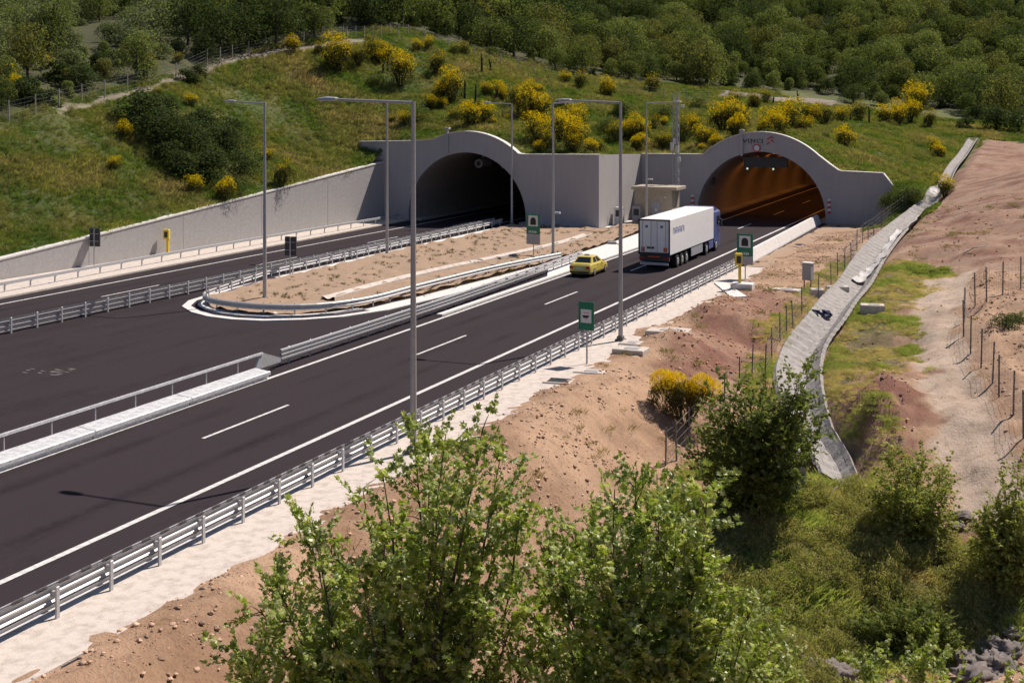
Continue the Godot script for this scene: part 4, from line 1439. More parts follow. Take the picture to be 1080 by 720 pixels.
	for k in 8:
		b = MB.new()
		var z := -0.9 - k * 0.42
		b.box(Vector3(1.285, 3.02, z), Vector3(0.01, 0.5, 0.09))
		if k % 2 == 0:
			b.box(Vector3(1.286, 3.22, z - 0.13), Vector3(0.008, 0.1, 0.18))
		if k % 3 != 0:
			b.box(Vector3(1.287, 2.98, z - 0.12), Vector3(0.006, 0.09, 0.16))
		if k % 2 == 1:
			b.box(Vector3(1.288, 3.0, z - 0.23), Vector3(0.004, 0.44, 0.08))
		part(body, "lettering", b.done(), M.lettering)

# ------------------------------------------------------------------ plants
func leaf_cloud(n: int, clumps: Array, size: float, cols: Array, upright := 0.0, shell := 0.62, gain := 1.5) -> ArrayMesh:
	var v := PackedVector3Array()
	var nn := PackedVector3Array()
	var c := PackedColorArray()
	var wsum := 0.0
	for q in clumps:
		wsum += q[1] * q[1]
	for i in n:
		var pick := rng.randf() * wsum
		var q: Array = clumps[0]
		for e in clumps:
			pick -= e[1] * e[1]
			if pick <= 0.0:
				q = e
				break
		var dir := Vector3(rng.randfn(), rng.randfn(), rng.randfn()).normalized()
		if dir.y < -0.35 and rng.randf() < 0.7:
			dir.y = -dir.y
		var rr: float = q[1] * (shell + (1.08 - shell) * sqrt(rng.randf()))
		var sq: Vector3 = q[2] if q.size() > 2 else Vector3.ONE
		var p: Vector3 = q[0] + dir * rr * sq
		var nrm := (dir + Vector3(rng.randfn(), rng.randfn(), rng.randfn()) * 0.8).normalized()
		var u := nrm.cross(Vector3(rng.randfn(), rng.randfn(), rng.randfn())).normalized()
		if upright > 0.0:
			u = u.lerp((Vector3.UP + dir * 0.6).normalized(), upright).normalized()
			nrm = u.cross(Vector3(rng.randfn(), 0.1, rng.randfn())).normalized()
		var w := nrm.cross(u).normalized()
		var l := size * rng.randf_range(0.6, 1.25)
		var wd := l * (0.55 if upright <= 0.0 else 0.16)
		var col: Color = cols[rng.randi() % cols.size()]
		col = col * gain * rng.randf_range(0.65, 1.35)
		var a := p - u * l * 0.5
		var b := p + w * wd * 0.5 + nrm * l * 0.08
		var d := p + u * l * 0.5
		var e2 := p - w * wd * 0.5 + nrm * l * 0.08
		for x in [a, d, b, a, e2, d]:
			v.push_back(x)
			c.push_back(col)
		for k in 6:
			nn.push_back(nrm)
	# keep normals true to the faces
	for k in range(0, v.size(), 3):
		var f := (v[k + 2] - v[k]).cross(v[k + 1] - v[k]).normalized()
		nn[k] = f; nn[k + 1] = f; nn[k + 2] = f
	var arr := []
	arr.resize(Mesh.ARRAY_MAX)
	arr[Mesh.ARRAY_VERTEX] = v
	arr[Mesh.ARRAY_NORMAL] = nn
	arr[Mesh.ARRAY_COLOR] = c
	var m := ArrayMesh.new()
	m.add_surface_from_arrays(Mesh.PRIMITIVE_TRIANGLES, arr)
	return m

func crown_clumps(n: int, r: float, h: float) -> Array:
	var o := []
	for i in n:
		var a := rng.randf() * TAU
		var k := sqrt(rng.randf())
		var y := rng.randf()
		var w := (1.0 - 0.55 * y)
		o.append([Vector3(cos(a) * k * r * 0.72 * w, h * (0.17 + 0.55 * y), sin(a) * k * r * 0.72 * w), r * rng.randf_range(0.3, 0.52)])
	return o

func trunk_mesh(h: float, r: float) -> ArrayMesh:
	var b := MB.new()
	b.tube([Vector3(0, -0.6, 0), Vector3(0.05, h * 0.3, 0.03), Vector3(-0.05, h * 0.6, 0.05), Vector3(0.02, h * 0.85, 0)], [r, r * 0.8, r * 0.5, r * 0.15], 6)
	for i in 4:
		var a := i * 1.7
		b.tube([Vector3(0.03, h * (0.25 + 0.08 * i), 0), Vector3(cos(a) * h * 0.14, h * (0.42 + 0.08 * i), sin(a) * h * 0.14), Vector3(cos(a) * h * 0.24, h * (0.62 + 0.06 * i), sin(a) * h * 0.24)], [r * 0.5, r * 0.32, r * 0.1], 5)
	return b.done()

var tree_kinds := []      # [crown mesh, trunk mesh, height, radius, material, name, label]
func grow_kinds() -> void:
	rng.seed = 404
	var palettes := [
		[[Color(0.035, 0.050, 0.016), Color(0.055, 0.070, 0.025), Color(0.027, 0.040, 0.016)], "dark_oak", "dark green scrub oak"],
		[[Color(0.071, 0.089, 0.025), Color(0.099, 0.111, 0.035), Color(0.055, 0.070, 0.022)], "green_tree", "mid green bushy tree"],
		[[Color(0.110, 0.130, 0.041), Color(0.143, 0.154, 0.055), Color(0.082, 0.102, 0.033)], "pale_green_tree", "light green leafy tree"],
		[[Color(0.101, 0.110, 0.034), Color(0.081, 0.080, 0.026), Color(0.121, 0.116, 0.038)], "brown_green_tree", "brownish green shrub tree"],
		[[Color(0.107, 0.124, 0.062), Color(0.140, 0.159, 0.082), Color(0.079, 0.094, 0.046)], "olive_tree", "grey green olive tree"]]
	for k in palettes.size():
		for j in 3:
			var h := 4.6 + 0.5 * j
			var r := 2.1 + 0.25 * j
			var cr := leaf_cloud(2500, crown_clumps(11 + 3 * j, r * (1.0 + 0.15 * (j - 1)), h * (0.85 + 0.12 * j)), 0.26, palettes[k][0], 0.0, 0.66, 1.85)
			tree_kinds.append([cr, trunk_mesh(h, 0.16), h, r, M.leaf_dark if k < 1 else M.leaf, palettes[k][1], palettes[k][2]])

func plant_tree(kind: int, at: Vector3, size: float, tall: float, group: String, label := "") -> void:
	var k: Array = tree_kinds[kind]
	var t := thing(k[5], label if label != "" else k[6], "tree", at, rng.randf() * TAU, group)
	t.scale = Vector3(size, size * tall, size)
	part(t, "trunk", k[1], M.bark)
	part(t, "crown", k[0], k[4])

func build_wood() -> void:
	grow_kinds()
	rng.seed = 77
	var spots := []
	var t := -300.0
	while t < 170.0:
		var s := 40.0
		while s < 400.0:
			var a := t + rng.randf_range(-1.9, 1.9)
			var b := s + rng.randf_range(-1.9, 1.9)
			s += 3.7
			if not Geometry2D.is_point_in_polygon(Vector2(a, b), z_wood):
				continue
			var h := smooth(a, b)
			var q := pix(a, b, h + 2.0)
			if q.z < 60.0 or q.x < -70.0 or q.x > 1150.0 or q.y < -70.0:
				continue
			if Geometry2D.is_point_in_polygon(Vector2(a, b), z_cut):
				continue
			# thin stand and clearings by the upper fence
			var n := bumps.get_noise_2d(a * 0.35, b * 0.35)
			if q.x < 200.0 and q.y < 60.0 and n > 0.12:
				continue
			spots.append([q.z, a, b, h, q.x, q.y, rng.randf(), rng.randf(), n])
		t += 3.7
	spots.sort_custom(func(x, y): return x[0] < y[0])
	var far_places := {}
	var cnt := 0
	for p in spots:
		var kind := 0
		var roll: float = p[6]
		var olive: bool = p[4] < 195.0 and p[5] > -5.0 and p[5] < 62.0
		if olive and roll < 0.72:
			kind = 12 + int(p[7] * 2.99)
		else:
			var sel: float = roll + p[8] * 0.9
			kind = (0 if sel < 0.36 else 3 if sel < 0.74 else 6 if sel < 0.98 else 9) + int(p[7] * 2.99)
		var size: float = 0.68 + 0.95 * p[7] * p[7]
		if p[4] > 190.0 and p[4] < 640.0 and p[5] < 45.0:
			size *= 1.25
		if p[0] < 200.0:
			size *= 0.8
		var at := W(p[1], p[2], p[3] - 0.5)
		if cnt < 300:
			var base_label: String = tree_kinds[kind][6]
			var spot := "behind the wire fence above the grass cut" if p[4] < 345.0 else "at the edge of the wood over the dark portal" if p[4] < 680.0 else "in the wood over the lit portal"
			plant_tree(kind, at, size, 0.8 + 0.35 * roll, base_label + "s " + spot, base_label + " " + spot)
		else:
			if not far_places.has(kind):
				far_places[kind] = []
			far_places[kind].append(Transform3D(Basis(Vector3.UP, p[7] * 40.0).scaled(Vector3(size, size * (0.8 + 0.35 * roll), size)), at))
		cnt += 1
	var wood := Node3D.new()
	wood.name = "far_wood"
	wood.set_meta("kind", "stuff")
	wood.set_meta("label", "dense mass of scrub trees covering the upper hillside")
	wood.set_meta("category", "woodland")
	add_child(wood)
	for kind in far_places:
		scatter(wood, "crowns", tree_kinds[kind][0], tree_kinds[kind][4], far_places[kind])
	print("trees ", cnt)

var brooms := []
func build_brooms() -> void:
	rng.seed = 2024
	for k in 5:
		var cl := []
		for i in 6 + k:
			var a := rng.randf() * TAU
			cl.append([Vector3(cos(a) * 0.55 * rng.randf(), rng.randf_range(0.55, 1.15), sin(a) * 0.55 * rng.randf()), rng.randf_range(0.3, 0.5)])
		var tops := []
		for e in cl:
			tops.append([e[0] + Vector3(0, 0.12, 0), e[1] * 1.02])
		var base := []
		for e in cl:
			base.append([e[0] * Vector3(0.8, 0.62, 0.8), e[1] * 1.05])
		var st := MB.new()
		for i in 9:
			var a := i * TAU / 9.0
			st.tube([Vector3(0, -0.3, 0), Vector3(cos(a) * 0.2, 0.4, sin(a) * 0.2), Vector3(cos(a) * 0.5, 1.0, sin(a) * 0.5)], [0.04, 0.028, 0.012], 4)
		brooms.append([leaf_cloud(900, base, 0.2, [Color(0.06, 0.068, 0.02), Color(0.045, 0.05, 0.016), Color(0.08, 0.078, 0.026)], 0.5), leaf_cloud(950, tops, 0.16, [Color(0.54, 0.43, 0.006), Color(0.58, 0.46, 0.01), Color(0.46, 0.36, 0.008), Color(0.50, 0.40, 0.008), Color(0.14, 0.13, 0.022), Color(0.07, 0.078, 0.02)], 0.35, 0.72, 1.6), st.done(), leaf_cloud(420, tops, 0.16, [Color(0.46, 0.36, 0.012), Color(0.16, 0.16, 0.03), Color(0.09, 0.095, 0.022)], 0.35, 0.75)])
	# pixel of the foot, width in pixels, how much it flowers (1 full, 0 sparse)
	var list := [[26, 70, 22, 1], [47, 72, 16, 1], [132, 62, 15, 1], [153, 82, 30, 0], [187, 66, 14, 0], [7, 90, 24, 1], [14, 98, 20, 1], [130, 147, 22, 1], [120, 180, 18, 1], [202, 113, 15, 1], [205, 205, 24, 1], [235, 213, 26, 1], [282, 170, 15, 1], [297, 197, 30, 0], [308, 57, 20, 1], [337, 58, 16, 0], [356, 76, 40, 1], [378, 70, 24, 0], [165, 102, 13, 0],
		[392, 62, 22, 0], [407, 64, 22, 0], [440, 54, 15, 1], [422, 91, 36, 1], [460, 78, 26, 0], [490, 58, 16, 0], [477, 108, 34, 1], [455, 115, 18, 1], [497, 134, 32, 1], [480, 130, 20, 0], [428, 134, 16, 1], [520, 132, 11, 1], [513, 102, 16, 0], [527, 103, 18, 1], [545, 112, 26, 0], [560, 101, 20, 1], [557, 126, 36, 1], [573, 126, 26, 1], [567, 150, 36, 1], [590, 148, 30, 1], [607, 140, 32, 1], [605, 160, 36, 1], [625, 163, 22, 1], [640, 101, 22, 1], [612, 94, 20, 0], [688, 97, 24, 0], [673, 148, 28, 1], [672, 160, 24, 1], [690, 136, 18, 0], [650, 150, 24, 0], [580, 160, 24, 0],
		[762, 139, 36, 1], [775, 146, 26, 1], [732, 140, 22, 1], [742, 155, 24, 1], [755, 157, 18, 1], [832, 139, 38, 1], [822, 142, 26, 1], [845, 142, 22, 0], [892, 156, 26, 1], [992, 167, 20, 1], [997, 207, 24, 1], [808, 108, 15, 0], [795, 113, 17, 0], [773, 110, 15, 0], [907, 128, 22, 0], [887, 129, 20, 1], [933, 130, 22, 1], [948, 132, 22, 1], [968, 122, 38, 1], [960, 129, 26, 1], [980, 134, 20, 0], [872, 129, 22, 0], [850, 126, 18, 0], [720, 150, 26, 0], [705, 158, 22, 0]]
	var more := []
	for p in list:
		if p[0] > 345 and rng.randf() < 0.55:
			more.append([p[0] + rng.randf_range(-16.0, 16.0), p[1] + rng.randf_range(-5.0, 5.0), p[2] * rng.randf_range(0.6, 0.95), 1 if rng.randf() < 0.7 else 0])
	list.append_array(more)
	for p in list:
		if p[1] > 165 and p[0] > 400 and p[0] < 930:
			continue
		var c := cast(p[0], p[1], 95.0)
		var d := -c.x * sphi + c.y * cphi
		var wm: float = p[2] * d / FOC
		var k := rng.randi() % 5
		var full: bool = p[3] == 1
		var lab := ""
		if p[0] < 345:
			lab = "yellow flowering broom bush on the grass cut above the retaining wall" if full else "mostly green broom bush on the grass cut above the retaining wall"
		elif p[0] < 700:
			lab = "yellow flowering broom bush on the slope above the dark portal" if full else "mostly green broom bush on the slope above the dark portal"
		else:
			lab = "yellow flowering broom bush on the slope above the lit portal" if full else "mostly green broom bush on the slope above the lit portal"
		var b := thing("broom_bush", lab, "bush", W(c.x, c.y, c.z - 0.1), rng.randf() * TAU, lab.replace("bush", "bushes"))
		var z := wm / 1.55
		b.scale = Vector3(z, z * rng.randf_range(0.9, 1.15), z)
		part(b, "stems", brooms[k][2], M.bark)
		part(b, "foliage", brooms[k][0], M.leaf)
		part(b, "blossoms", brooms[k][1] if full else brooms[k][3], M.flower)
	# dark bushes
	var dk := [[150, 138, 48], [172, 128, 34], [185, 158, 40], [214, 146, 38], [243, 150, 32], [190, 188, 36], [222, 190, 40], [258, 186, 32], [246, 206, 26], [198, 88, 24], [210, 80, 18], [100, 72, 26], [75, 70, 28], [60, 84, 30], [86, 92, 30], [30, 104, 34], [50, 110, 26], [395, 88, 20], [465, 96, 22], [440, 130, 30], [520, 60, 22], [505, 118, 22], [592, 116, 22], [655, 122, 30], [640, 140, 30], [700, 124, 26], [810, 148, 26], [807, 136, 18], [870, 148, 18], [945, 220, 32], [960, 214, 34], [935, 214, 20], [1020, 138, 30], [1050, 140, 44], [1075, 140, 40], [1030, 128, 30], [735, 116, 22], [900, 108, 30], [930, 112, 26]]
	dk.append_array([[165, 152, 42], [200, 168, 44], [236, 168, 42], [206, 148, 36], [178, 176, 34], [1062, 345, 34], [1076, 338, 30]])
	for p in dk:
		var c := cast(p[0], p[1], 95.0 if p[1] < 240 else 40.0)
		var d := -c.x * sphi + c.y * cphi
		var kind := rng.randi() % (3 if p[0] < 345 else 6)
		var k: Array = tree_kinds[kind]
		var lab := "dark green bush on the grass cut above the retaining wall" if p[0] < 345 else "dark green bush among the broom above the dark portal" if p[0] < 700 else "dark green bush on the slope beside the lit portal" if p[1] < 240 else "low green bush behind the dark posts of the track fence"
		var b := thing("green_bush", lab, "bush", W(c.x, c.y, c.z - 0.7), rng.randf() * TAU, lab.replace("bush", "bushes"))
		var z: float = p[2] * d / FOC / (k[3] * (1.3 if p[0] < 345 else 1.8))
		b.scale = Vector3(z, z * 0.72, z)
		part(b, "stem", k[1], M.bark)
		part(b, "foliage", k[0], k[4])

func tuft_mesh(n: int, h: float, spread: float, wide := 0.05) -> ArrayMesh:
	var v := PackedVector3Array()
	for i in n:
		var a := rng.randf() * TAU
		var p := Vector3(cos(a), 0, sin(a)) * spread * sqrt(rng.randf())
		var lean := Vector3(rng.randfn(), 0, rng.randfn()) * 0.5 * h
		var l := h * rng.randf_range(0.5, 1.15)
		var w := Vector3(cos(a + 1.3), 0, sin(a + 1.3)) * l * wide
		v.append_array([p - w, p + w, p + lean * 0.4 + w * 0.7 + Vector3(0, l * 0.6, 0), p - w, p + lean * 0.4 + w * 0.7 + Vector3(0, l * 0.6, 0), p + lean + Vector3(0, l, 0)])
	var st := SurfaceTool.new()
	st.begin(Mesh.PRIMITIVE_TRIANGLES)
	for x in v:
		st.set_color(Color.WHITE)
		st.set_smooth_group(-1)
		st.add_vertex(x)
	st.generate_normals()
	return st.commit()

func build_grass() -> void:
	rng.seed = 31
	var short := tuft_mesh(20, 0.36, 0.32, 0.04)
	var tall := tuft_mesh(60, 0.26, 0.45, 0.02)
	var places := []
	var tints := PackedColorArray()
	# the cut and the slope over the portals
	for i in 420000:
		var t := rng.randf_range(-135.0, 5.0)
		var s := rng.randf_range(50.0, 215.0)
		var p := Vector2(t, s)
		if Geometry2D.is_point_in_polygon(p, corridor) or Geometry2D.is_point_in_polygon(p, z_wood) or Geometry2D.is_point_in_polygon(p, z_cut) or Geometry2D.is_point_in_polygon(p, z_path):
			continue
		if (t > -24.0 and s < 139.5 and not (t > -18.0 and s > 128.0)) or Geometry2D.is_point_in_polygon(p, z_red) or canal_dist(t, s) < 1.0 or (t > -4.0 and s < 190.0) or (t < -50.0 and t > wall_t(s) - 0.3 and s < 126.0):
			continue
		var h := hgt(t, s)
		var q := pix(t, s, h)
		if q.x < -15.0 or q.x > 1095.0 or q.y < -10.0:
			continue
		var a := bumps.get_noise_2d(t * 1.3 + 71.0, s * 1.3)
		var b := bumps.get_noise_2d(t * 0.5 + 11.0, s * 0.5)
		if b > 0.32 and rng.randf() < 0.4:
			continue
		var z := rng.randf_range(0.55, 1.25) * (1.0 + b)
		places.append(Transform3D(Basis(Vector3.UP, rng.randf() * TAU).scaled(Vector3(z, z * rng.randf_range(0.7, 1.2), z)), W(t, s, h - 0.03)))
		tints.push_back(Color(0.118, 0.178, 0.034).lerp(Color(0.225, 0.232, 0.06), clampf(0.42 + a * 1.8, 0, 1)).lerp(Color(0.33, 0.25, 0.13), clampf(b * 1.5 + 0.08 + rng.randf_range(-0.4, 0.15), 0, 1)) * rng.randf_range(0.8, 1.7))
	var g := scatter(self, "grass", short, M.grass, places, tints)
	tag(g, "rough green grass covering the cut and the slope above the portals", "grass")
	print("grass ", places.size())
	# meadow, ditch banks and track edges
	places = []
	tints = PackedColorArray()
	for i in 300000:
		var t := rng.randf_range(-20.0, 30.0)
		var s := rng.randf_range(25.0, 105.0)
		var p := Vector2(t + bumps.get_noise_2d(t * 3.0, s * 3.0) * 2.2, s + bumps.get_noise_2d(t * 3.0 + 40.0, s * 3.0) * 2.2)
		var inm := Geometry2D.is_point_in_polygon(p, z_meadow)
		var int_ := Geometry2D.is_point_in_polygon(p, z_turf)
		var cd := canal_dist(t, s)
		if cd < 1.15:
			continue
		var strip := cd < 3.2 and cd > 1.25 and s > 52.0
		if not (inm or int_ or strip):
			continue
		if inm and rng.randf() < 0.35:
			continue
		if not inm and rng.randf() < (0.25 if int_ else 0.6):
			continue
		var a := bumps.get_noise_2d(t * 1.7 + 71.0, s * 1.7)
		if a > 0.3 and rng.randf() < 0.7:
			continue
		var h := hgt(t, s)
		var z := rng.randf_range(0.5, 1.15) * (1.0 if inm else 0.5) * (1.1 - a)
		places.append(Transform3D(Basis(Vector3.UP, rng.randf() * TAU).scaled(Vector3(z, z, z)), W(t, s, h - 0.03)))
		tints.push_back(Color(0.205, 0.235, 0.07).lerp(Color(0.34, 0.28, 0.15), clampf(0.42 + (0.0 if inm else 0.25) + a * 2.4 + rng.randf_range(-0.25, 0.25), 0, 1)) * rng.randf_range(1.4, 2.3))
	g = scatter(self, "meadow_grass", tall, M.grass, places, tints)
	tag(g, "tall yellowish green meadow grass below the drainage channel", "grass")
	print("meadow ", places.size())
	# taller herbs standing out of the slope grass
	var herb := leaf_cloud(120, [[Vector3(0, 0.3, 0), 0.3], [Vector3(0.25, 0.2, 0.1), 0.22], [Vector3(-0.2, 0.4, -0.15), 0.24]], 0.16, [Color(0.10, 0.125, 0.03), Color(0.15, 0.155, 0.05), Color(0.17, 0.14, 0.06), Color(0.20, 0.165, 0.09)], 0.55, 0.4, 1.9)
	places = []
	for i in 26000:
		var t := rng.randf_range(-110.0, -5.0)
		var s := rng.randf_range(55.0, 200.0)
		var p := Vector2(t, s)
		if Geometry2D.is_point_in_polygon(p, corridor) or Geometry2D.is_point_in_polygon(p, z_wood) or Geometry2D.is_point_in_polygon(p, z_path) or Geometry2D.is_point_in_polygon(p, z_red):
			continue
		if (t > -24.0 and s < 139.5) or canal_dist(t, s) < 2.0 or (t < -50.0 and t > wall_t(s) - 0.8 and s < 126.5) or bumps.get_noise_2d(t * 0.9 + 60.0, s * 0.9) < 0.0:
			continue
		var z := 0.5 + 1.1 * pow(rng.randf(), 2.5)
		places.append(Transform3D(Basis(Vector3.UP, rng.randf() * TAU).scaled(Vector3(z, z * rng.randf_range(0.7, 1.3), z)), W(t, s, hgt(t, s) - 0.06)))
	g = scatter(self, "slope_herbs", herb, M.leaf, places)
	tag(g, "ragged taller herbs standing in the slope grass", "weeds")
	# sparse dry weeds on the bare bank
	places = []
	tints = PackedColorArray()
	for i in 1500:
		var t := rng.randf_range(-21.0, 24.0)
		var s := rng.randf_range(20.0, 130.0)
		if canal_dist(t, s) < 1.2 or bumps.get_noise_2d(t * 1.1 + 5.0, s * 1.1) < 0.05 or line_dist(track_mid, t, s) < 2.2:
			continue
		var z := rng.randf_range(0.5, 1.2)
		places.append(Transform3D(Basis(Vector3.UP, rng.randf() * TAU).scaled(Vector3(z, z, z)), W(t, s, hgt(t, s) - 0.03)))
		tints.push_back(Color(0.13, 0.14, 0.04).lerp(Color(0.30, 0.23, 0.13), rng.randf()) * 1.3)
	g = scatter(self, "bank_weeds", tall, M.grass, places, tints)
	tag(g, "sparse dry weeds on the bare soil bank", "weeds")
	# broad-leaved weeds among the meadow grass
	var weed := leaf_cloud(420, [[Vector3(0, 0.3, 0), 0.34], [Vector3(0.32, 0.2, 0.1), 0.28], [Vector3(-0.26, 0.24, -0.22), 0.3], [Vector3(0.05, 0.16, 0.35), 0.26]], 0.14, [Color(0.17, 0.18, 0.06), Color(0.22, 0.21, 0.08), Color(0.24, 0.19, 0.11), Color(0.12, 0.135, 0.045)], 0.45, 0.4, 2.2)
	places = []
	for i in 40000:
		var t := rng.randf_range(-14.0, 26.0)
		var s := rng.randf_range(27.0, 70.0)
		if not Geometry2D.is_point_in_polygon(Vector2(t, s), z_meadow) or canal_dist(t, s) < 1.8:
			continue
		if bumps.get_noise_2d(t * 2.2 + 31.0, s * 2.2) < -0.04:
			continue
		var z := 0.45 + 1.0 * pow(rng.randf(), 2.0)
		places.append(Transform3D(Basis(Vector3.UP, rng.randf() * TAU).scaled(Vector3(z, z * rng.randf_range(0.7, 1.3), z)), W(t, s, hgt(t, s) - 0.05)))
	print("weeds ", places.size())
	g = scatter(self, "meadow_weeds", weed, M.leaf, places)
	tag(g, "leafy weeds growing through the meadow grass", "weeds")
	# dry tufts on the island
	places = []
	tints = PackedColorArray()
	for i in 900:
		var t := rng.randf_range(-53.0, -38.5)
		var s := rng.randf_range(67.0, 136.0)
		if t < -52.0 + 0.0 * s or (s < 75.0 and Vector2(t, s).distance_to(Vector2(-46.5, 75)) > 7.0) or (s > 124.0 and t < -43.5) or absf(t + 43.6) < 1.2:
			continue
		var z := rng.randf_range(0.25, 0.75)
		places.append(Transform3D(Basis(Vector3.UP, rng.randf() * TAU).scaled(Vector3(z, z, z)), W(t, s, 0.24)))
		tints.push_back(Color(0.15, 0.12, 0.045).lerp(Color(0.09, 0.085, 0.03), rng.randf()))
	g = scatter(self, "island_weeds", short, M.grass, places, tints)
	tag(g, "sparse dry weeds dotted over the dirt island", "weeds")

func leaf_shape(v: PackedVector3Array, c: PackedColorArray, at: Transform3D, col: Color) -> void:
	var o := [Vector2(0, 0), Vector2(-0.22, 0.12), Vector2(-0.5, 0.30), Vector2(-0.27, 0.44), Vector2(-0.36, 0.8), Vector2(-0.12, 0.66), Vector2(0, 1.0), Vector2(0.12, 0.66), Vector2(0.36, 0.8), Vector2(0.27, 0.44), Vector2(0.5, 0.30), Vector2(0.22, 0.12)]
	var m := at * Vector3(0, 0.06, 0.42)
	for i in o.size():
		var a: Vector2 = o[i]
		var b: Vector2 = o[(i + 1) % o.size()]
		v.push_back(m); v.push_back(at * Vector3(a.x, -0.22 * absf(a.x), a.y)); v.push_back(at * Vector3(b.x, -0.22 * absf(b.x), b.y))
		for k in 3:
			c.push_back(col)

func spray_mesh(n: int, length: float, leaf: float, cols: Array) -> ArrayMesh:
	var v := PackedVector3Array()
	var c := PackedColorArray()
	for i in n:
		var k := float(i + 1) / n
		var p := Vector3(0, 0, -length * k) + Vector3(rng.randfn(), rng.randfn(), rng.randfn()) * 0.02
		var yaw := (PI * 0.5 if i % 2 == 0 else -PI * 0.5) * (1.15 - 0.7 * k) + rng.randf_range(-0.5, 0.5)
		var bs := Basis(Vector3.UP, PI + yaw) * Basis(Vector3.RIGHT, rng.randf_range(-0.5, 0.9)) * Basis(Vector3.BACK, rng.randf_range(-0.7, 0.7))
		var z := leaf * rng.randf_range(0.6, 1.2)
		leaf_shape(v, c, Transform3D(bs.scaled(Vector3.ONE * z), p), cols[rng.randi() % cols.size()] * rng.randf_range(1.5, 2.3))
	var st := SurfaceTool.new()
	st.begin(Mesh.PRIMITIVE_TRIANGLES)
	for i in v.size():
		st.set_color(c[i])
		st.set_smooth_group(-1)
		st.add_vertex(v[i])
	st.generate_normals()
	return st.commit()

func near_tree(called: String, label: String, foot: Vector3, fork: float, tips: Array, per: int, sprays: Array, reach: float, spread: float, m: Material, trunk_r := 0.16) -> void:
	var t := thing(called, label, "tree", foot)
	var b := MB.new()
	var heart := Vector3.ZERO
	for p in tips:
		heart += p - foot
	heart /= tips.size()
	var top := Vector3(heart.x * 0.8, heart.y * fork, heart.z * 0.8)
	b.tube([Vector3(0, -0.5, 0), top * 0.35 + Vector3(0.15, 0, 0.1), top * 0.7, top], [trunk_r, trunk_r * 0.85, trunk_r * 0.75, trunk_r * 0.6], 8)
	part(t, "trunk", b.done(), M.bark)
	var places := [[], [], []]
	var limbs := MB.new()
	for p in tips:
		var e: Vector3 = p - foot
		var start: Vector3 = top * rng.randf_range(0.62, 1.0)
		var mid: Vector3 = start.lerp(e, 0.5) + Vector3(rng.randfn() * 0.2, -0.12 * start.distance_to(e), rng.randfn() * 0.2)
		var pts := []
		for k in 8:
			var u := k / 7.0
			pts.append(start.lerp(mid, u).lerp(mid.lerp(e, u), u) + Vector3(rng.randfn(), rng.randfn(), rng.randfn()) * 0.04)
		limbs.tube(pts, [trunk_r * 0.42, trunk_r * 0.36, trunk_r * 0.3, trunk_r * 0.24, trunk_r * 0.19, trunk_r * 0.14, trunk_r * 0.09, trunk_r * 0.05], 6)
		for k in per:
			var u := pow(rng.randf(), 0.65)
			var i := mini(int(u * 7.0), 6)
			var on: Vector3 = pts[i].lerp(pts[i + 1], u * 7.0 - i)
			var along: Vector3 = (pts[i + 1] - pts[i]).normalized()
			var dir := (along * rng.randf_range(0.2, 1.0) + Vector3(rng.randfn(), rng.randfn() * 0.8 + 0.25, rng.randfn()) * 0.8).normalized()
			var off := dir * spread * rng.randf() * (1.15 - u * 0.75)
			if off.length() > 0.25:
				limbs.tube([on, on + off * 0.5 + Vector3(0, 0.02, 0), on + off], [trunk_r * 0.09, trunk_r * 0.06, trunk_r * 0.03], 3)
			var bs := Basis.looking_at(dir, Vector3.UP if absf(dir.y) < 0.9 else Vector3.RIGHT) * Basis(Vector3.FORWARD, rng.randf_range(-0.8, 0.8))
			places[rng.randi() % 3].append(Transform3D(bs.scaled(Vector3.ONE * reach * rng.randf_range(0.75, 1.25)), on + off))
	part(t, "branches", limbs.done(), M.bark)
	for k in 3:
		scatter(t, "leaves", sprays[k], m, places[k])

func tips_from(list: Array, d0: float, d1: float) -> Array:
	var o := []
	for p in list:
		var c := pd(p[0], p[1], p[2] if p.size() > 2 else rng.randf_range(d0, d1))
		o.append(W(c.x, c.y, c.z))
	return o

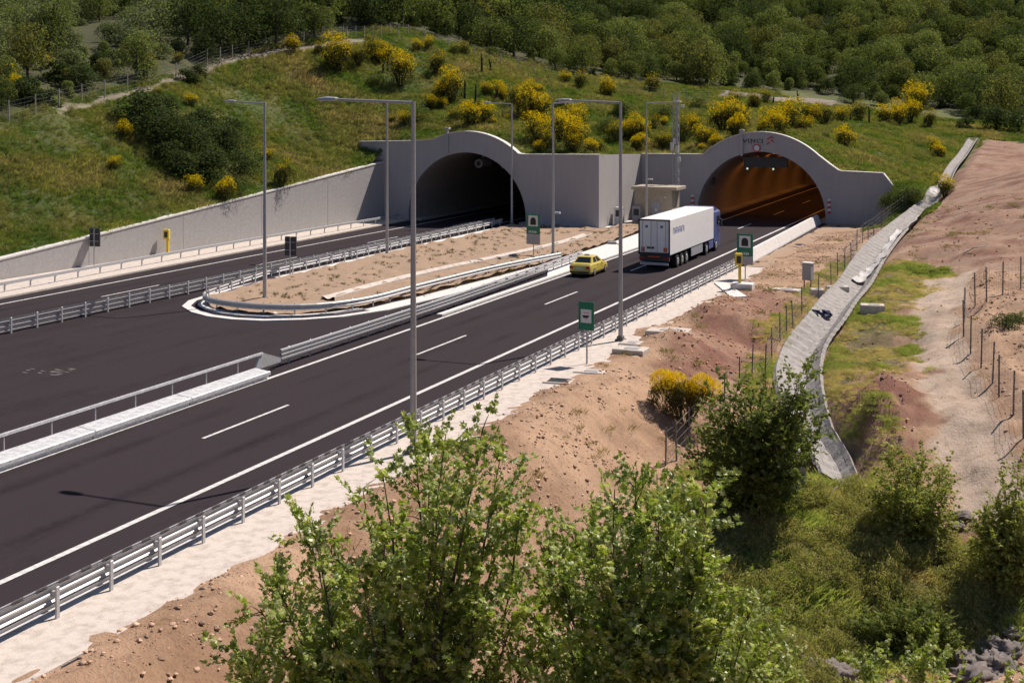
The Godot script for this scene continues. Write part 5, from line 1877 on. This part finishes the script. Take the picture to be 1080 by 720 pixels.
func build_near_plants() -> void:
	rng.seed = 88
	var lv := [Color(0.112, 0.152, 0.027), Color(0.16, 0.198, 0.038), Color(0.078, 0.11, 0.02), Color(0.215, 0.24, 0.065), Color(0.28, 0.29, 0.15)]
	var sp := [spray_mesh(16, 0.42, 0.125, lv), spray_mesh(13, 0.34, 0.14, lv), spray_mesh(18, 0.5, 0.11, lv)]
	var ground := func(x: float, y: float, d: float) -> Vector3:
		var c := pd(x, y, d)
		return W(c.x, c.y, hgt(c.x, c.y))
	near_tree("broadleaf_tree", "broad leafy tree in front of the verge below the tall street lamp", ground.call(425, 800, 22.5), 0.72,
		tips_from([[437, 446], [452, 470], [468, 458], [505, 452], [530, 482], [540, 505], [548, 548], [520, 535], [500, 580], [330, 545], [322, 560], [288, 606], [275, 640], [252, 688], [300, 640], [350, 570], [385, 520], [400, 500], [352, 640], [418, 600], [470, 620], [398, 690], [320, 700], [470, 700], [545, 640], [365, 700], [430, 540], [480, 520], [440, 660], [300, 690], [380, 615], [510, 660], [420, 725], [345, 730], [500, 725], [560, 700], [270, 715], [462, 560], [405, 560]], 20.5, 24.5), 60, sp, 0.95, 0.8, M.leaf_near)
	near_tree("broadleaf_tree", "broad leafy tree in front of the dense dark tree and the meadow", ground.call(690, 800, 22.0), 0.74,
		tips_from([[668, 496], [690, 500], [720, 508], [747, 520], [745, 545], [650, 515], [625, 530], [600, 550], [570, 570], [575, 600], [560, 640], [600, 610], [640, 580], [680, 560], [710, 580], [735, 600], [770, 620], [790, 640], [815, 655], [822, 690], [800, 700], [760, 690], [720, 650], [680, 640], [640, 650], [600, 680], [570, 700], [650, 700], [700, 700], [745, 720], [620, 560], [665, 600], [785, 670], [690, 720], [590, 725], [830, 712], [700, 540], [735, 640], [765, 655], [640, 615]], 20.0, 24.0), 60, sp, 0.95, 0.8, M.leaf_near)
	near_tree("broadleaf_sapling", "bright leafy sapling by the boulders of the stream", ground.call(950, 800, 30.0), 0.5,
		tips_from([[905, 700], [915, 708], [935, 694], [955, 698], [985, 688], [970, 692], [1000, 700], [1018, 712], [970, 715], [940, 722], [1000, 724], [1075, 700], [1080, 715]], 29.0, 31.0), 40, sp, 0.9, 0.6, M.leaf_near, 0.08)
	var dv := [Color(0.085, 0.11, 0.028), Color(0.11, 0.135, 0.035), Color(0.065, 0.085, 0.022), Color(0.15, 0.165, 0.06)]
	var ds := [spray_mesh(10, 0.5, 0.17, dv), spray_mesh(10, 0.55, 0.16, dv), spray_mesh(12, 0.6, 0.15, dv)]
	var ft := cast(800, 548)
	var fd := -ft.x * sphi + ft.y * cphi
	near_tree("dark_leafy_tree", "dense dark green tree over the concrete culvert", W(ft.x, ft.y, ft.z), 0.45,
		tips_from([[790, 398], [815, 402], [845, 392], [855, 388], [842, 408], [770, 412], [755, 430], [740, 460], [735, 485], [745, 505], [765, 450], [785, 430], [805, 425], [830, 430], [850, 430], [862, 440], [858, 462], [845, 480], [820, 460], [795, 465], [770, 480], [755, 520], [780, 505], [805, 500], [830, 500], [800, 530], [770, 535], [840, 452], [815, 440], [785, 475], [760, 470], [825, 520]], fd - 2.2, fd + 1.2), 40, ds, 1.25, 0.95, M.leaf, 0.18)
	var bv := [Color(0.15, 0.175, 0.04), Color(0.20, 0.215, 0.06), Color(0.11, 0.135, 0.03), Color(0.24, 0.24, 0.10)]
	var bs := [spray_mesh(10, 0.5, 0.13, bv), spray_mesh(10, 0.45, 0.12, bv), spray_mesh(11, 0.5, 0.12, bv)]
	var c1 := cast(965, 568)
	var d1 := -c1.x * sphi + c1.y * cphi
	near_tree("leafy_bush", "green leafy bush at the lower end of the dirt track", W(c1.x, c1.y, c1.z), 0.3,
		tips_from([[940, 478], [955, 485], [975, 480], [998, 492], [1003, 515], [930, 500], [925, 525], [935, 545], [960, 520], [985, 520], [1000, 545], [975, 545], [950, 550], [965, 500], [945, 515], [988, 555], [928, 560]], d1 - 1.2, d1 + 1.0), 62, bs, 1.0, 0.6, M.leaf, 0.1)
	var c2 := cast(1068, 625)
	var d2 := -c2.x * sphi + c2.y * cphi
	near_tree("leafy_bush", "tall green leafy bush between the dirt track and the stream boulders", W(c2.x, c2.y, c2.z), 0.35,
		tips_from([[1075, 492], [1060, 505], [1050, 525], [1040, 540], [1030, 550], [1028, 575], [1045, 570], [1060, 550], [1080, 530], [1090, 515], [1075, 565], [1055, 595], [1040, 600], [1085, 590], [1070, 600], [1100, 560], [1065, 575], [1095, 540]], d2 - 1.2, d2 + 1.0), 62, bs, 1.0, 0.6, M.leaf, 0.1)
	var c3 := cast(955, 690)
	var d3 := -c3.x * sphi + c3.y * cphi
	near_tree("bramble", "low dark bramble on the bank above the stream boulders", W(c3.x, c3.y, c3.z), 0.2,
		tips_from([[915, 655], [935, 645], [955, 642], [975, 645], [995, 655], [905, 668], [925, 670], [945, 662], [965, 665], [985, 668], [1000, 675], [930, 685], [955, 682], [980, 684]], d3 - 0.9, d3 + 0.7), 60, ds, 0.85, 0.45, M.leaf, 0.05)
	# large broom by the wire fence
	var c4 := cast(722, 446)
	var g := thing("broom_bush", "big broom bush with two yellow heads beside the wire fence", "bush", W(c4.x, c4.y, c4.z - 0.1))
	var d4 := -c4.x * sphi + c4.y * cphi
	var k4 := d4 / FOC
	var st := MB.new()
	for i in 26:
		var a := rng.randf() * TAU
		var sx := (1.0 if i % 2 == 0 else -1.0) * 20.0 * k4
		st.tube([Vector3(sx * 0.1, -0.2, 0), Vector3(sx * 0.5 + cos(a) * 0.3, 20 * k4, sin(a) * 0.3), Vector3(sx + cos(a) * 0.6, 42 * k4, sin(a) * 0.6)], [0.05, 0.035, 0.015], 4)
	part(g, "stems", st.done(), M.bark)
	var hd := [[Vector3(-22, 44, 4) * k4, 14 * k4], [Vector3(-12, 40, -6) * k4, 14 * k4], [Vector3(20, 44, 4) * k4, 13 * k4], [Vector3(28, 38, -4) * k4, 12 * k4], [Vector3(8, 36, 2) * k4, 10 * k4]]
	var lw := [[Vector3(-20, 26, 2) * k4, 18 * k4], [Vector3(18, 26, 0) * k4, 16 * k4], [Vector3(-4, 18, 0) * k4, 18 * k4], [Vector3(4, 30, 0) * k4, 16 * k4]]
	part(g, "foliage", leaf_cloud(2600, lw, 0.3, [Color(0.11, 0.095, 0.04), Color(0.075, 0.075, 0.024), Color(0.14, 0.11, 0.06)], 0.6, 0.5), M.leaf).set_meta("kind", "stuff")
	part(g, "blossoms", leaf_cloud(4600, hd, 0.16, [Color(0.56, 0.42, 0.012), Color(0.60, 0.48, 0.012), Color(0.46, 0.36, 0.01)], 0.3, 0.6, 1.55), M.flower).set_meta("kind", "stuff")

# ------------------------------------------------------------------ fences, channel, stones
func wire_fence(label: String, feet: Array, h: float, r: float, m: Material, wires: int) -> void:
	var g := thing("wire_fence", label, "fence", W(feet[0].x, feet[0].y, feet[0].z))
	var o := W(feet[0].x, feet[0].y, feet[0].z)
	var tops := []
	for f in feet:
		var p := W(f.x, f.y, f.z) - o
		var b := MB.new()
		var lean := Vector3(rng.randfn(), 0, rng.randfn()) * 0.05
		b.tube([Vector3(0, -0.4, 0), lean + Vector3(0, h, 0)], [r, r * 0.9], 6)
		part(g, "post", b.done(), m, Transform3D(Basis.IDENTITY, p))
		tops.append([p, lean])
	for i in tops.size() - 1:
		var b := MB.new()
		var span: float = tops[i][0].distance_to(tops[i + 1][0])
		if span > 14.0:
			continue
		for k in wires:
			var u := (k + 0.5) / wires
			b.cyl(tops[i][0] + tops[i][1] * u + Vector3(0, h * u, 0), tops[i + 1][0] + tops[i + 1][1] * u + Vector3(0, h * u, 0), 0.006, 3)
		for k in int(span / 0.35):
			var u := (k + 0.5) * 0.35 / span
			var a: Vector3 = tops[i][0].lerp(tops[i + 1][0], u)
			b.cyl(a + Vector3(0, 0.05, 0), a + Vector3(0, h * 0.96, 0), 0.004, 3)
		part(g, "wire_mesh", b.done(), M.mesh_wire)

func build_fences() -> void:
	rng.seed = 5
	var f := []
	for p in [[9, 127], [37, 120], [62, 114], [86, 108], [110, 103], [134, 97], [157, 90], [185, 83], [218, 68], [232, 66], [245, 63], [262, 59], [280, 55], [300, 51], [320, 48], [340, 45], [362, 42]]:
		f.append(cast(p[0], p[1], 95.0))
	wire_fence("wire fence with pale posts along the top of the grass cut", f, 1.9, 0.06, M.pale_post, 5)
	f = []
	for p in [[366, 41], [375, 40], [384, 40], [393, 40], [402, 39], [411, 38], [420, 38], [430, 38], [448, 44], [473, 50], [500, 60], [528, 69], [547, 73], [563, 79], [580, 83], [610, 90], [640, 96], [670, 101], [700, 105], [725, 108], [747, 108]]:
		f.append(cast(p[0], p[1], 120.0))
	wire_fence("wire fence with pale posts at the edge of the wood over the portals", f, 1.7, 0.06, M.pale_post, 5)
	# charred stumps
	for p in [[404, 77, 14], [409, 75, 14], [490, 104, 20], [501, 110, 22], [508, 78, 22], [517, 76, 14], [524, 108, 14], [779, 118, 18], [832, 118, 14], [842, 108, 12], [897, 129, 18], [917, 130, 18], [790, 120, 12], [816, 110, 9]]:
		var c := cast(p[0], p[1], 120.0)
		var d := -c.x * sphi + c.y * cphi
		var g := thing("burnt_stump", "charred black tree stump standing on the slope above the portals", "tree stump", W(c.x, c.y, c.z), 0.0, "charred stumps on the slope above the portals")
		var h: float = p[2] * d / FOC
		var b := MB.new()
		b.tube([Vector3(0, -0.3, 0), Vector3(rng.randfn() * 0.06, h * 0.5, 0), Vector3(rng.randfn() * 0.15, h, 0)], [0.17, 0.13, 0.07], 6)
		part(g, "stem", b.done(), M.wood)
		b = MB.new()
		b.tube([Vector3(0, h * 0.55, 0), Vector3(0.25, h * 0.8, 0.1)], [0.07, 0.03], 5)
		part(g, "snag", b.done(), M.wood)
	f = []
	for p in [[702, 494], [714, 486], [729, 470], [749, 446], [764, 430], [780, 412], [793, 397], [807, 397], [814, 378], [823, 360], [830, 352], [837, 346], [846, 331], [863, 315], [877, 302], [884, 290], [891, 284], [898, 278], [904, 263], [910, 256], [916, 252], [922, 248], [930, 241], [940, 233], [956, 222]]:
		f.append(cast(p[0], p[1]))
	wire_fence("wire fence between the motorway dirt and the pale drainage channel", f, 1.75, 0.04, M.post, 5)
	f = []
	for p in [[1077, 305], [1058, 310], [1041, 317], [1029, 323], [1017, 340], [1017, 355], [1024, 373], [1035, 388], [1047, 404], [1054, 419], [1069, 438], [1080, 462]]:
		f.append(cast(p[0], p[1]))
	wire_fence("wire fence with dark posts along the dirt track", f, 2.1, 0.05, M.post, 5)

func build_channel() -> void:
	# lining panels of the open drainage channel, one after the other down the hill
	var g := thing("drainage_channel", "pale lined drainage channel running downhill beside the wire fence", "drainage channel")
	var c3 := []
	for p in canal:
		c3.append([p.x, p.y])
	var path := curve(c3, 1.15)
	rng.seed = 13
	var mids := []
	for i in path.size():
		var lo := 0.0
		for k in range(-2, 3):
			var q: Vector3 = path[clampi(i + k, 0, path.size() - 1)]
			lo += smooth(q.x, -q.z) / 5.0
		mids.append(lo)
	for i in path.size() - 1:
		var wide := clampf(1.12 - maxf(0.0, -path[i].z - 112.0) * 0.016, 0.55, 1.12) * (0.5 + 0.5 * smoothstep(52.0, 70.0, -path[i].z))
		var mb := MB.new()
		var rows := []
		for e in 2:
			var p: Vector3 = path[i + e]
			var d: Vector3 = (path[mini(i + e + 1, path.size() - 1)] - path[maxi(i + e - 1, 0)]).normalized()
			var rt := Vector3(-d.z, 0, d.x)
			var row := []
			for q in [[1.35, -0.12], [1.2, 0.03], [0.7, -0.28], [0.12, -0.58], [-0.18, -0.6], [-0.6, -0.25], [-0.85, 0.04], [-1.0, -0.12]]:
				var x: Vector3 = p + rt * q[0] * wide + d * (0.05 if e else 0.0)
				x.y = mids[i + e] + q[1] * wide + 0.12 + (0.035 if e == 0 else 0.0) + 0.03 * bumps.get_noise_2d(x.x * 8.0, x.z * 8.0)
				row.append(x)
			rows.append(row)
		for k in 7:
			var up := Vector3(0, 0.05 + 0.04 * rng.randf(), 0)
			var m0: Vector3 = rows[0][k].lerp(rows[1][k], 0.5) + up
			var m1: Vector3 = rows[0][k + 1].lerp(rows[1][k + 1], 0.5) + up
			mb.quad(rows[0][k], m0, m1, rows[0][k + 1])
			mb.quad(m0, rows[1][k], rows[1][k + 1], m1)
			mb.quad(rows[0][k], rows[0][k + 1], rows[0][k + 1] + Vector3(0, -0.06, 0), rows[0][k] + Vector3(0, -0.06, 0))
		part(g, "lining_panel", mb.done(), M.lining)
	# crumpled membrane strips lying in the upper channel
	for q in [[960, 244, 978, 222], [928, 282, 950, 250], [905, 306, 926, 284], [985, 214, 1002, 190]]:
		var a := cast(q[0], q[1])
		var b := cast(q[2], q[3])
		var o := thing("membrane_strip", "loose white membrane strip lying in the upper drainage channel", "membrane", Vector3.ZERO, 0.0, "white membrane strips in the channel")
		var mb := MB.new()
		var last := []
		for k in 12:
			var u := k / 11.0
			var p := a.lerp(b, u)
			var side := Vector3(cphi, 0, 0.2).normalized()
			var wv := 0.42 + 0.12 * sin(k * 1.7)
			var row := []
			for x in [-1.0, -0.3, 0.35, 1.0]:
				var e: Vector3 = W(p.x, p.y, 0) + side * x * wv + Vector3(0, 0, 0.15 * sin(k * 2.1))
				e.y = hgt(e.x, -e.z) + 0.62 + 0.07 * sin(k * 2.3 + x * 3.0)
				row.append(e)
			if last.size():
				for i in 3:
					mb.quad(last[i], row[i], row[i + 1], last[i + 1])
			last = row
		part(o, "sheet", mb.done(), M.membrane)
	# crumpled dark blue scrap in the channel
	var sc := cast(868, 338)
	var o := thing("crumpled_tarp", "crumpled dark blue plastic lying in the drainage channel", "tarp", W(sc.x, sc.y, sc.z + 0.1))
	for k in 9:
		var mb := MB.new()
		var p := Vector3(rng.randf_range(-0.75, 0.75), rng.randf_range(0.1, 0.4), rng.randf_range(-0.5, 0.5))
		var bs := Basis.from_euler(Vector3(rng.randf() * 3, rng.randf() * 3, rng.randf() * 3))
		mb.quad(p + bs * Vector3(-0.3, 0, -0.2), p + bs * Vector3(-0.1, 0.14, 0.25), p + bs * Vector3(0.35, 0, 0.2), p + bs * Vector3(0.15, -0.1, -0.25))
		mb.tri(p + bs * Vector3(0.35, 0, 0.2), p + bs * Vector3(0.5, 0.2, 0.0), p + bs * Vector3(0.15, -0.1, -0.25))
		part(o, "fold", mb.done(), M.tarp if k % 3 else M.membrane)
	# culvert headwall under the dark tree
	var hw := cast(812, 528)
	var cu := thing("culvert_headwall", "concrete culvert headwall in the shade of the dark tree", "culvert", W(hw.x, hw.y, hw.z), 0.35)
	var b1 := MB.new()
	b1.box(Vector3(-0.6, 0.7, 0), Vector3(3.6, 2.6, 0.4), Basis.IDENTITY, 0.04)
	part(cu, "headwall", b1.done(), M.concrete)
	b1 = MB.new()
	b1.box(Vector3(1.35, 0.6, -1.2), Vector3(0.4, 2.4, 2.0), Basis.IDENTITY, 0.04)
	part(cu, "wing_wall", b1.done(), M.concrete)
	b1 = MB.new()
	b1.box(Vector3(-0.7, 0.15, 0.21), Vector3(1.6, 1.4, 0.03))
	part(cu, "opening", b1.done(), M.black)
	# bent pipe and dead branch
	var bp := [cast(846, 452), cast(856, 470), cast(864, 488), cast(868, 503)]
	var pp := thing("bent_pipe", "thin dark pipe bending down the lower channel", "pipe", Vector3.ZERO)
	var pm := MB.new()
	var ptsw := []
	var rad := []
	for k in bp.size():
		ptsw.append(W(bp[k].x, bp[k].y, bp[k].z + 0.3 + 0.25 * sin(k * 1.0)))
		rad.append(0.05)
	pm.tube(ptsw, rad, 6)
	part(pp, "tube", pm.done(), M.sign_back)
	for q in [[842, 532, 852, 513, 0.06], [870, 530, 892, 517, 0.04], [1016, 268, 1040, 264, 0.05]]:
		var a := cast(q[0], q[1])
		var b := cast(q[2], q[3])
		var br := thing("dead_branch", "bare dead branch lying in the grass beside the culvert" if q[0] < 1000 else "pale bare pole lying across the top of the dirt track", "branch", Vector3.ZERO, 0.0, "dead branches by the culvert" if q[0] < 1000 else "")
		pm = MB.new()
		pm.tube([W(a.x, a.y, a.z + 0.05), W((a.x + b.x) * 0.5, (a.y + b.y) * 0.5, (a.z + b.z) * 0.5 + 0.35), W(b.x, b.y, b.z + 0.3)], [q[4], q[4] * 0.8, q[4] * 0.4], 5)
		part(br, "stick", pm.done(), M.pale_post)

func rock_mesh(seed_: int, rough: float, fine := 10) -> ArrayMesh:
	var n := FastNoiseLite.new()
	n.seed = seed_
	n.frequency = 0.9
	var cr := FastNoiseLite.new()
	cr.seed = seed_ + 5
	cr.noise_type = FastNoiseLite.TYPE_CELLULAR
	cr.frequency = 1.1
	var sp := SphereMesh.new()
	sp.radius = 1.0
	sp.height = 2.0
	sp.radial_segments = fine
	sp.rings = int(fine * 0.6)
	var a := sp.get_mesh_arrays()
	var v: PackedVector3Array = a[Mesh.ARRAY_VERTEX]
	for i in v.size():
		var p := v[i]
		var k := 1.0 + rough * n.get_noise_3dv(p * 1.6) + rough * 0.3 * n.get_noise_3dv(p * 4.0) + rough * 0.45 * (cr.get_noise_3dv(p) + 0.5)
		v[i] = Vector3(p.x * k, p.y * k * 0.8, p.z * k)
	a[Mesh.ARRAY_VERTEX] = v
	var m := ArrayMesh.new()
	m.add_surface_from_arrays(Mesh.PRIMITIVE_TRIANGLES, a)
	var st := SurfaceTool.new()
	st.create_from(m, 0)
	st.deindex()
	st.generate_normals()
	return st.commit()

func build_stones() -> void:
	rng.seed = 303
	var rocks := []
	for k in 4:
		rocks.append(rock_mesh(20 + k, 0.8, 26))
	for p in [[1040, 684, 26], [1066, 690, 30], [1050, 706, 36], [1024, 700, 24], [985, 700, 22], [958, 694, 20], [1076, 672, 22], [1010, 686, 16], [1030, 716, 30], [880, 712, 28], [850, 705, 22], [1016, 546, 14], [1008, 556, 12], [1074, 648, 18]]:
		var c := cast(p[0], p[1])
		var d := -c.x * sphi + c.y * cphi
		var z: float = p[2] * d / FOC * 0.6
		var lab := "grey boulder on the bank of the stream" if p[1] > 600 else "pale boulder at the lower end of the dirt track"
		var o := thing("boulder", lab, "boulder", W(c.x, c.y, c.z + z * 0.1), rng.randf() * TAU, lab.replace("boulder", "boulders"))
		o.scale = Vector3(z * 1.2, z * 0.8, z)
		part(o, "rock", rocks[rng.randi() % 4], M.rock)
	# clods and stones strewn over the dug soil
	var small := rock_mesh(9, 0.9)
	var places := []
	var tints := PackedColorArray()
	for i in 300000:
		var t := rng.randf_range(-21.6, 28.0)
		var s := rng.randf_range(18.0, 130.0)
		var p := Vector2(t, s)
		if Geometry2D.is_point_in_polygon(p, z_meadow) or canal_dist(t, s) < 1.7 or (line_dist(track_mid, t, s) < 2.1 and rng.randf() < 0.93):
			continue
		var heap := bumps.get_noise_2d(t * 1.8 + 9.0, s * 1.8)
		var track := Geometry2D.is_point_in_polygon(p, z_track) or Geometry2D.is_point_in_polygon(p, z_red)
		if rng.randf() > (0.5 + heap * 1.3) * (0.25 if track else 1.0) * (0.5 if Geometry2D.is_point_in_polygon(p, z_turf) else 1.0):
			continue
		var z := 0.014 + 0.075 * pow(rng.randf(), 8.0)
		places.append(Transform3D(Basis.from_euler(Vector3(rng.randf() * 0.6, rng.randf() * TAU, 0)).scaled(Vector3(z, z * 0.8, z)), W(t, s, hgt(t, s) + z * 0.15)))
		var red := Geometry2D.is_point_in_polygon(p, z_bank_red)
		tints.push_back((Color(0.95, 0.7, 0.55) if red else Color(1.0, 0.9, 0.82)) * rng.randf_range(0.45, 1.6))
	var g := scatter(self, "stones", small, M.stone, places, tints)
	tag(g, "loose clods and stones strewn over the dug soil", "stones")
	print("stones ", places.size())

# ------------------------------------------------------------------ everything
func _ready() -> void:
	var cam := Camera3D.new()
	cam.name = "camera"
	cam.projection = Camera3D.PROJECTION_FRUSTUM
	cam.near = 0.1
	cam.far = 1500.0
	cam.size = 0.1 * 720.0 / FOC
	cam.frustum_offset = Vector2(0, -0.1 * 252.0 / FOC)
	cam.position = Vector3(0, EYE, 0)
	cam.rotation.y = phi
	add_child(cam)
	cam.current = true
	var env := Environment.new()
	env.background_mode = Environment.BG_SKY
	var sky := ProceduralSkyMaterial.new()
	sky.sky_top_color = Color(0.36, 0.45, 0.60)
	sky.sky_horizon_color = Color(0.66, 0.68, 0.72)
	sky.sky_curve = 0.12
	sky.ground_bottom_color = Color(0.2, 0.17, 0.13)
	sky.ground_horizon_color = Color(0.5, 0.5, 0.5)
	var sk := Sky.new()
	sk.sky_material = sky
	env.sky = sk
	env.background_energy_multiplier = 0.64
	env.tonemap_mode = Environment.TONE_MAPPER_LINEAR
	env.tonemap_exposure = 1.25
	env.sdfgi_enabled = true
	env.ssao_enabled = true
	env.ssil_enabled = true
	var we := WorldEnvironment.new()
	we.environment = env
	add_child(we)
	var sun := DirectionalLight3D.new()
	sun.name = "sun"
	sun.light_energy = 1.5
	sun.light_color = Color(1.0, 0.955, 0.91)
	sun.light_angular_distance = 0.5
	sun.shadow_enabled = true
	add_child(sun)
	sun.look_at_from_position(Vector3(0.35, 1.0, -0.66) * 100.0, Vector3.ZERO)

	materials()
	M.worn = tex(mat(Color(0.20, 0.18, 0.18), 0.8), M.paint.albedo_texture, 0.5)
	M.barrier = tex(mat(Color(0.74, 0.74, 0.76), 0.45, 0.15), M.paint.albedo_texture, 0.4)
	M.signal = mat(Color(0.3, 0.35, 0.3), 0.3)
	M.signal.emission_enabled = true
	M.signal.emission = Color(0.85, 0.9, 0.75)
	M.signal.emission_energy_multiplier = 0.7
	M.sodium = mat(Color(0.5, 0.3, 0.1), 0.4)
	M.sodium.emission_enabled = true
	M.sodium.emission = Color(1.0, 0.5, 0.12)
	M.sodium.emission_energy_multiplier = 2.0
	M.warning = mat(Color(0.5, 0.09, 0.03), 0.5)
	print("materials")
	survey()
	print("survey ", ctl.size())
	corridor = poly2([[-72.6, -40], [wall_t(34.0) - 0.3, 34], [wall_t(80.0) - 0.3, 80], [wall_t(125.4) - 0.3, 125.4], [-44.65, 125.4], [-44.65, 139.9], [-16.3, 139.9], [-16.3, 131.2], [-22.6, 131.2], [-22.4, 100.0], [-22.2, -40]])
	canal = zone([[1028, 146], [1008, 172], [986, 205], [968, 225], [930, 264], [905, 298], [878, 332], [852, 370], [846, 405], [858, 445], [876, 484], [888, 506]])
	track_mid = zone([[996, 286], [988, 310], [985, 340], [990, 375], [1003, 415], [1022, 460], [1045, 505], [1062, 545]])
	mounds = []
	for q in [[925, 425, 3.0, 0.6], [945, 450, 2.6, 0.65], [915, 466, 2.4, 0.6], [952, 415, 2.0, 0.4], [935, 480, 1.8, 0.4], [720, 365, 2.4, 0.6], [765, 340, 3.0, 0.7], [745, 330, 2.2, 0.4], [800, 350, 2.2, 0.4], [600, 420, 2.4, 0.3], [690, 350, 2.0, 0.35]]:
		var c := cast(q[0], q[1])
		mounds.append([c.x, c.y, q[2], q[3]])
	z_red = zone([[955, 292], [948, 262], [985, 226], [1010, 180], [1040, 146], [1090, 150], [1180, 170], [1180, 290], [1010, 290]])
	z_track = zone([[975, 290], [1030, 284], [1012, 325], [1013, 365], [1036, 410], [1062, 462], [1090, 520], [1060, 560], [1016, 540], [992, 480], [978, 430], [966, 370], [963, 325]])
	z_turf = zone([[915, 300], [945, 275], [1000, 285], [960, 330], [962, 385], [930, 395], [900, 392], [880, 430], [868, 405], [885, 352]])
	z_meadow = zone([[700, 545], [740, 500], [760, 548], [860, 515], [890, 498], [925, 545], [1010, 562], [1090, 610], [1090, 672], [1020, 690], [930, 725], [800, 730], [690, 700], [680, 600]])
	z_bank_red = zone([[690, 395], [735, 345], [790, 300], [850, 330], [835, 350], [790, 390], [730, 420]])
	z_wood = zone([[-40, 128], [9, 122], [86, 103], [185, 78], [280, 49], [360, 37], [430, 31], [480, 44], [560, 68], [640, 84], [730, 92], [850, 96], [900, 104], [960, 108], [1010, 118], [1050, 128], [1110, 128]], 95.0)
	z_path = zone([[60, 120], [120, 106], [185, 88], [235, 69], [280, 60], [360, 47], [385, 45], [385, 40], [360, 41], [280, 53], [235, 62], [185, 80], [120, 99], [60, 113]], 95.0)
	z_heap = zone([[902, 392], [960, 382], [972, 440], [950, 486], [898, 484], [892, 440]])
	var far1 := pd(1200, 0, 460)
	var far2 := pd(-120, 0, 460)
	z_wood.push_back(Vector2(far1.x, far1.y))
	z_wood.push_back(Vector2(far2.x, far2.y))
	z_cut = zone([[755, 104], [880, 114], [885, 106], [760, 95]], 120.0)
	print("zones")
	build_land()
	build_setting()
	build_barriers()
	build_furniture()
	build_truck()
	build_taxi()
	build_channel()
	build_fences()
	build_wood()
	build_brooms()
	build_near_plants()
	build_stones()
	build_grass()
	print("done")
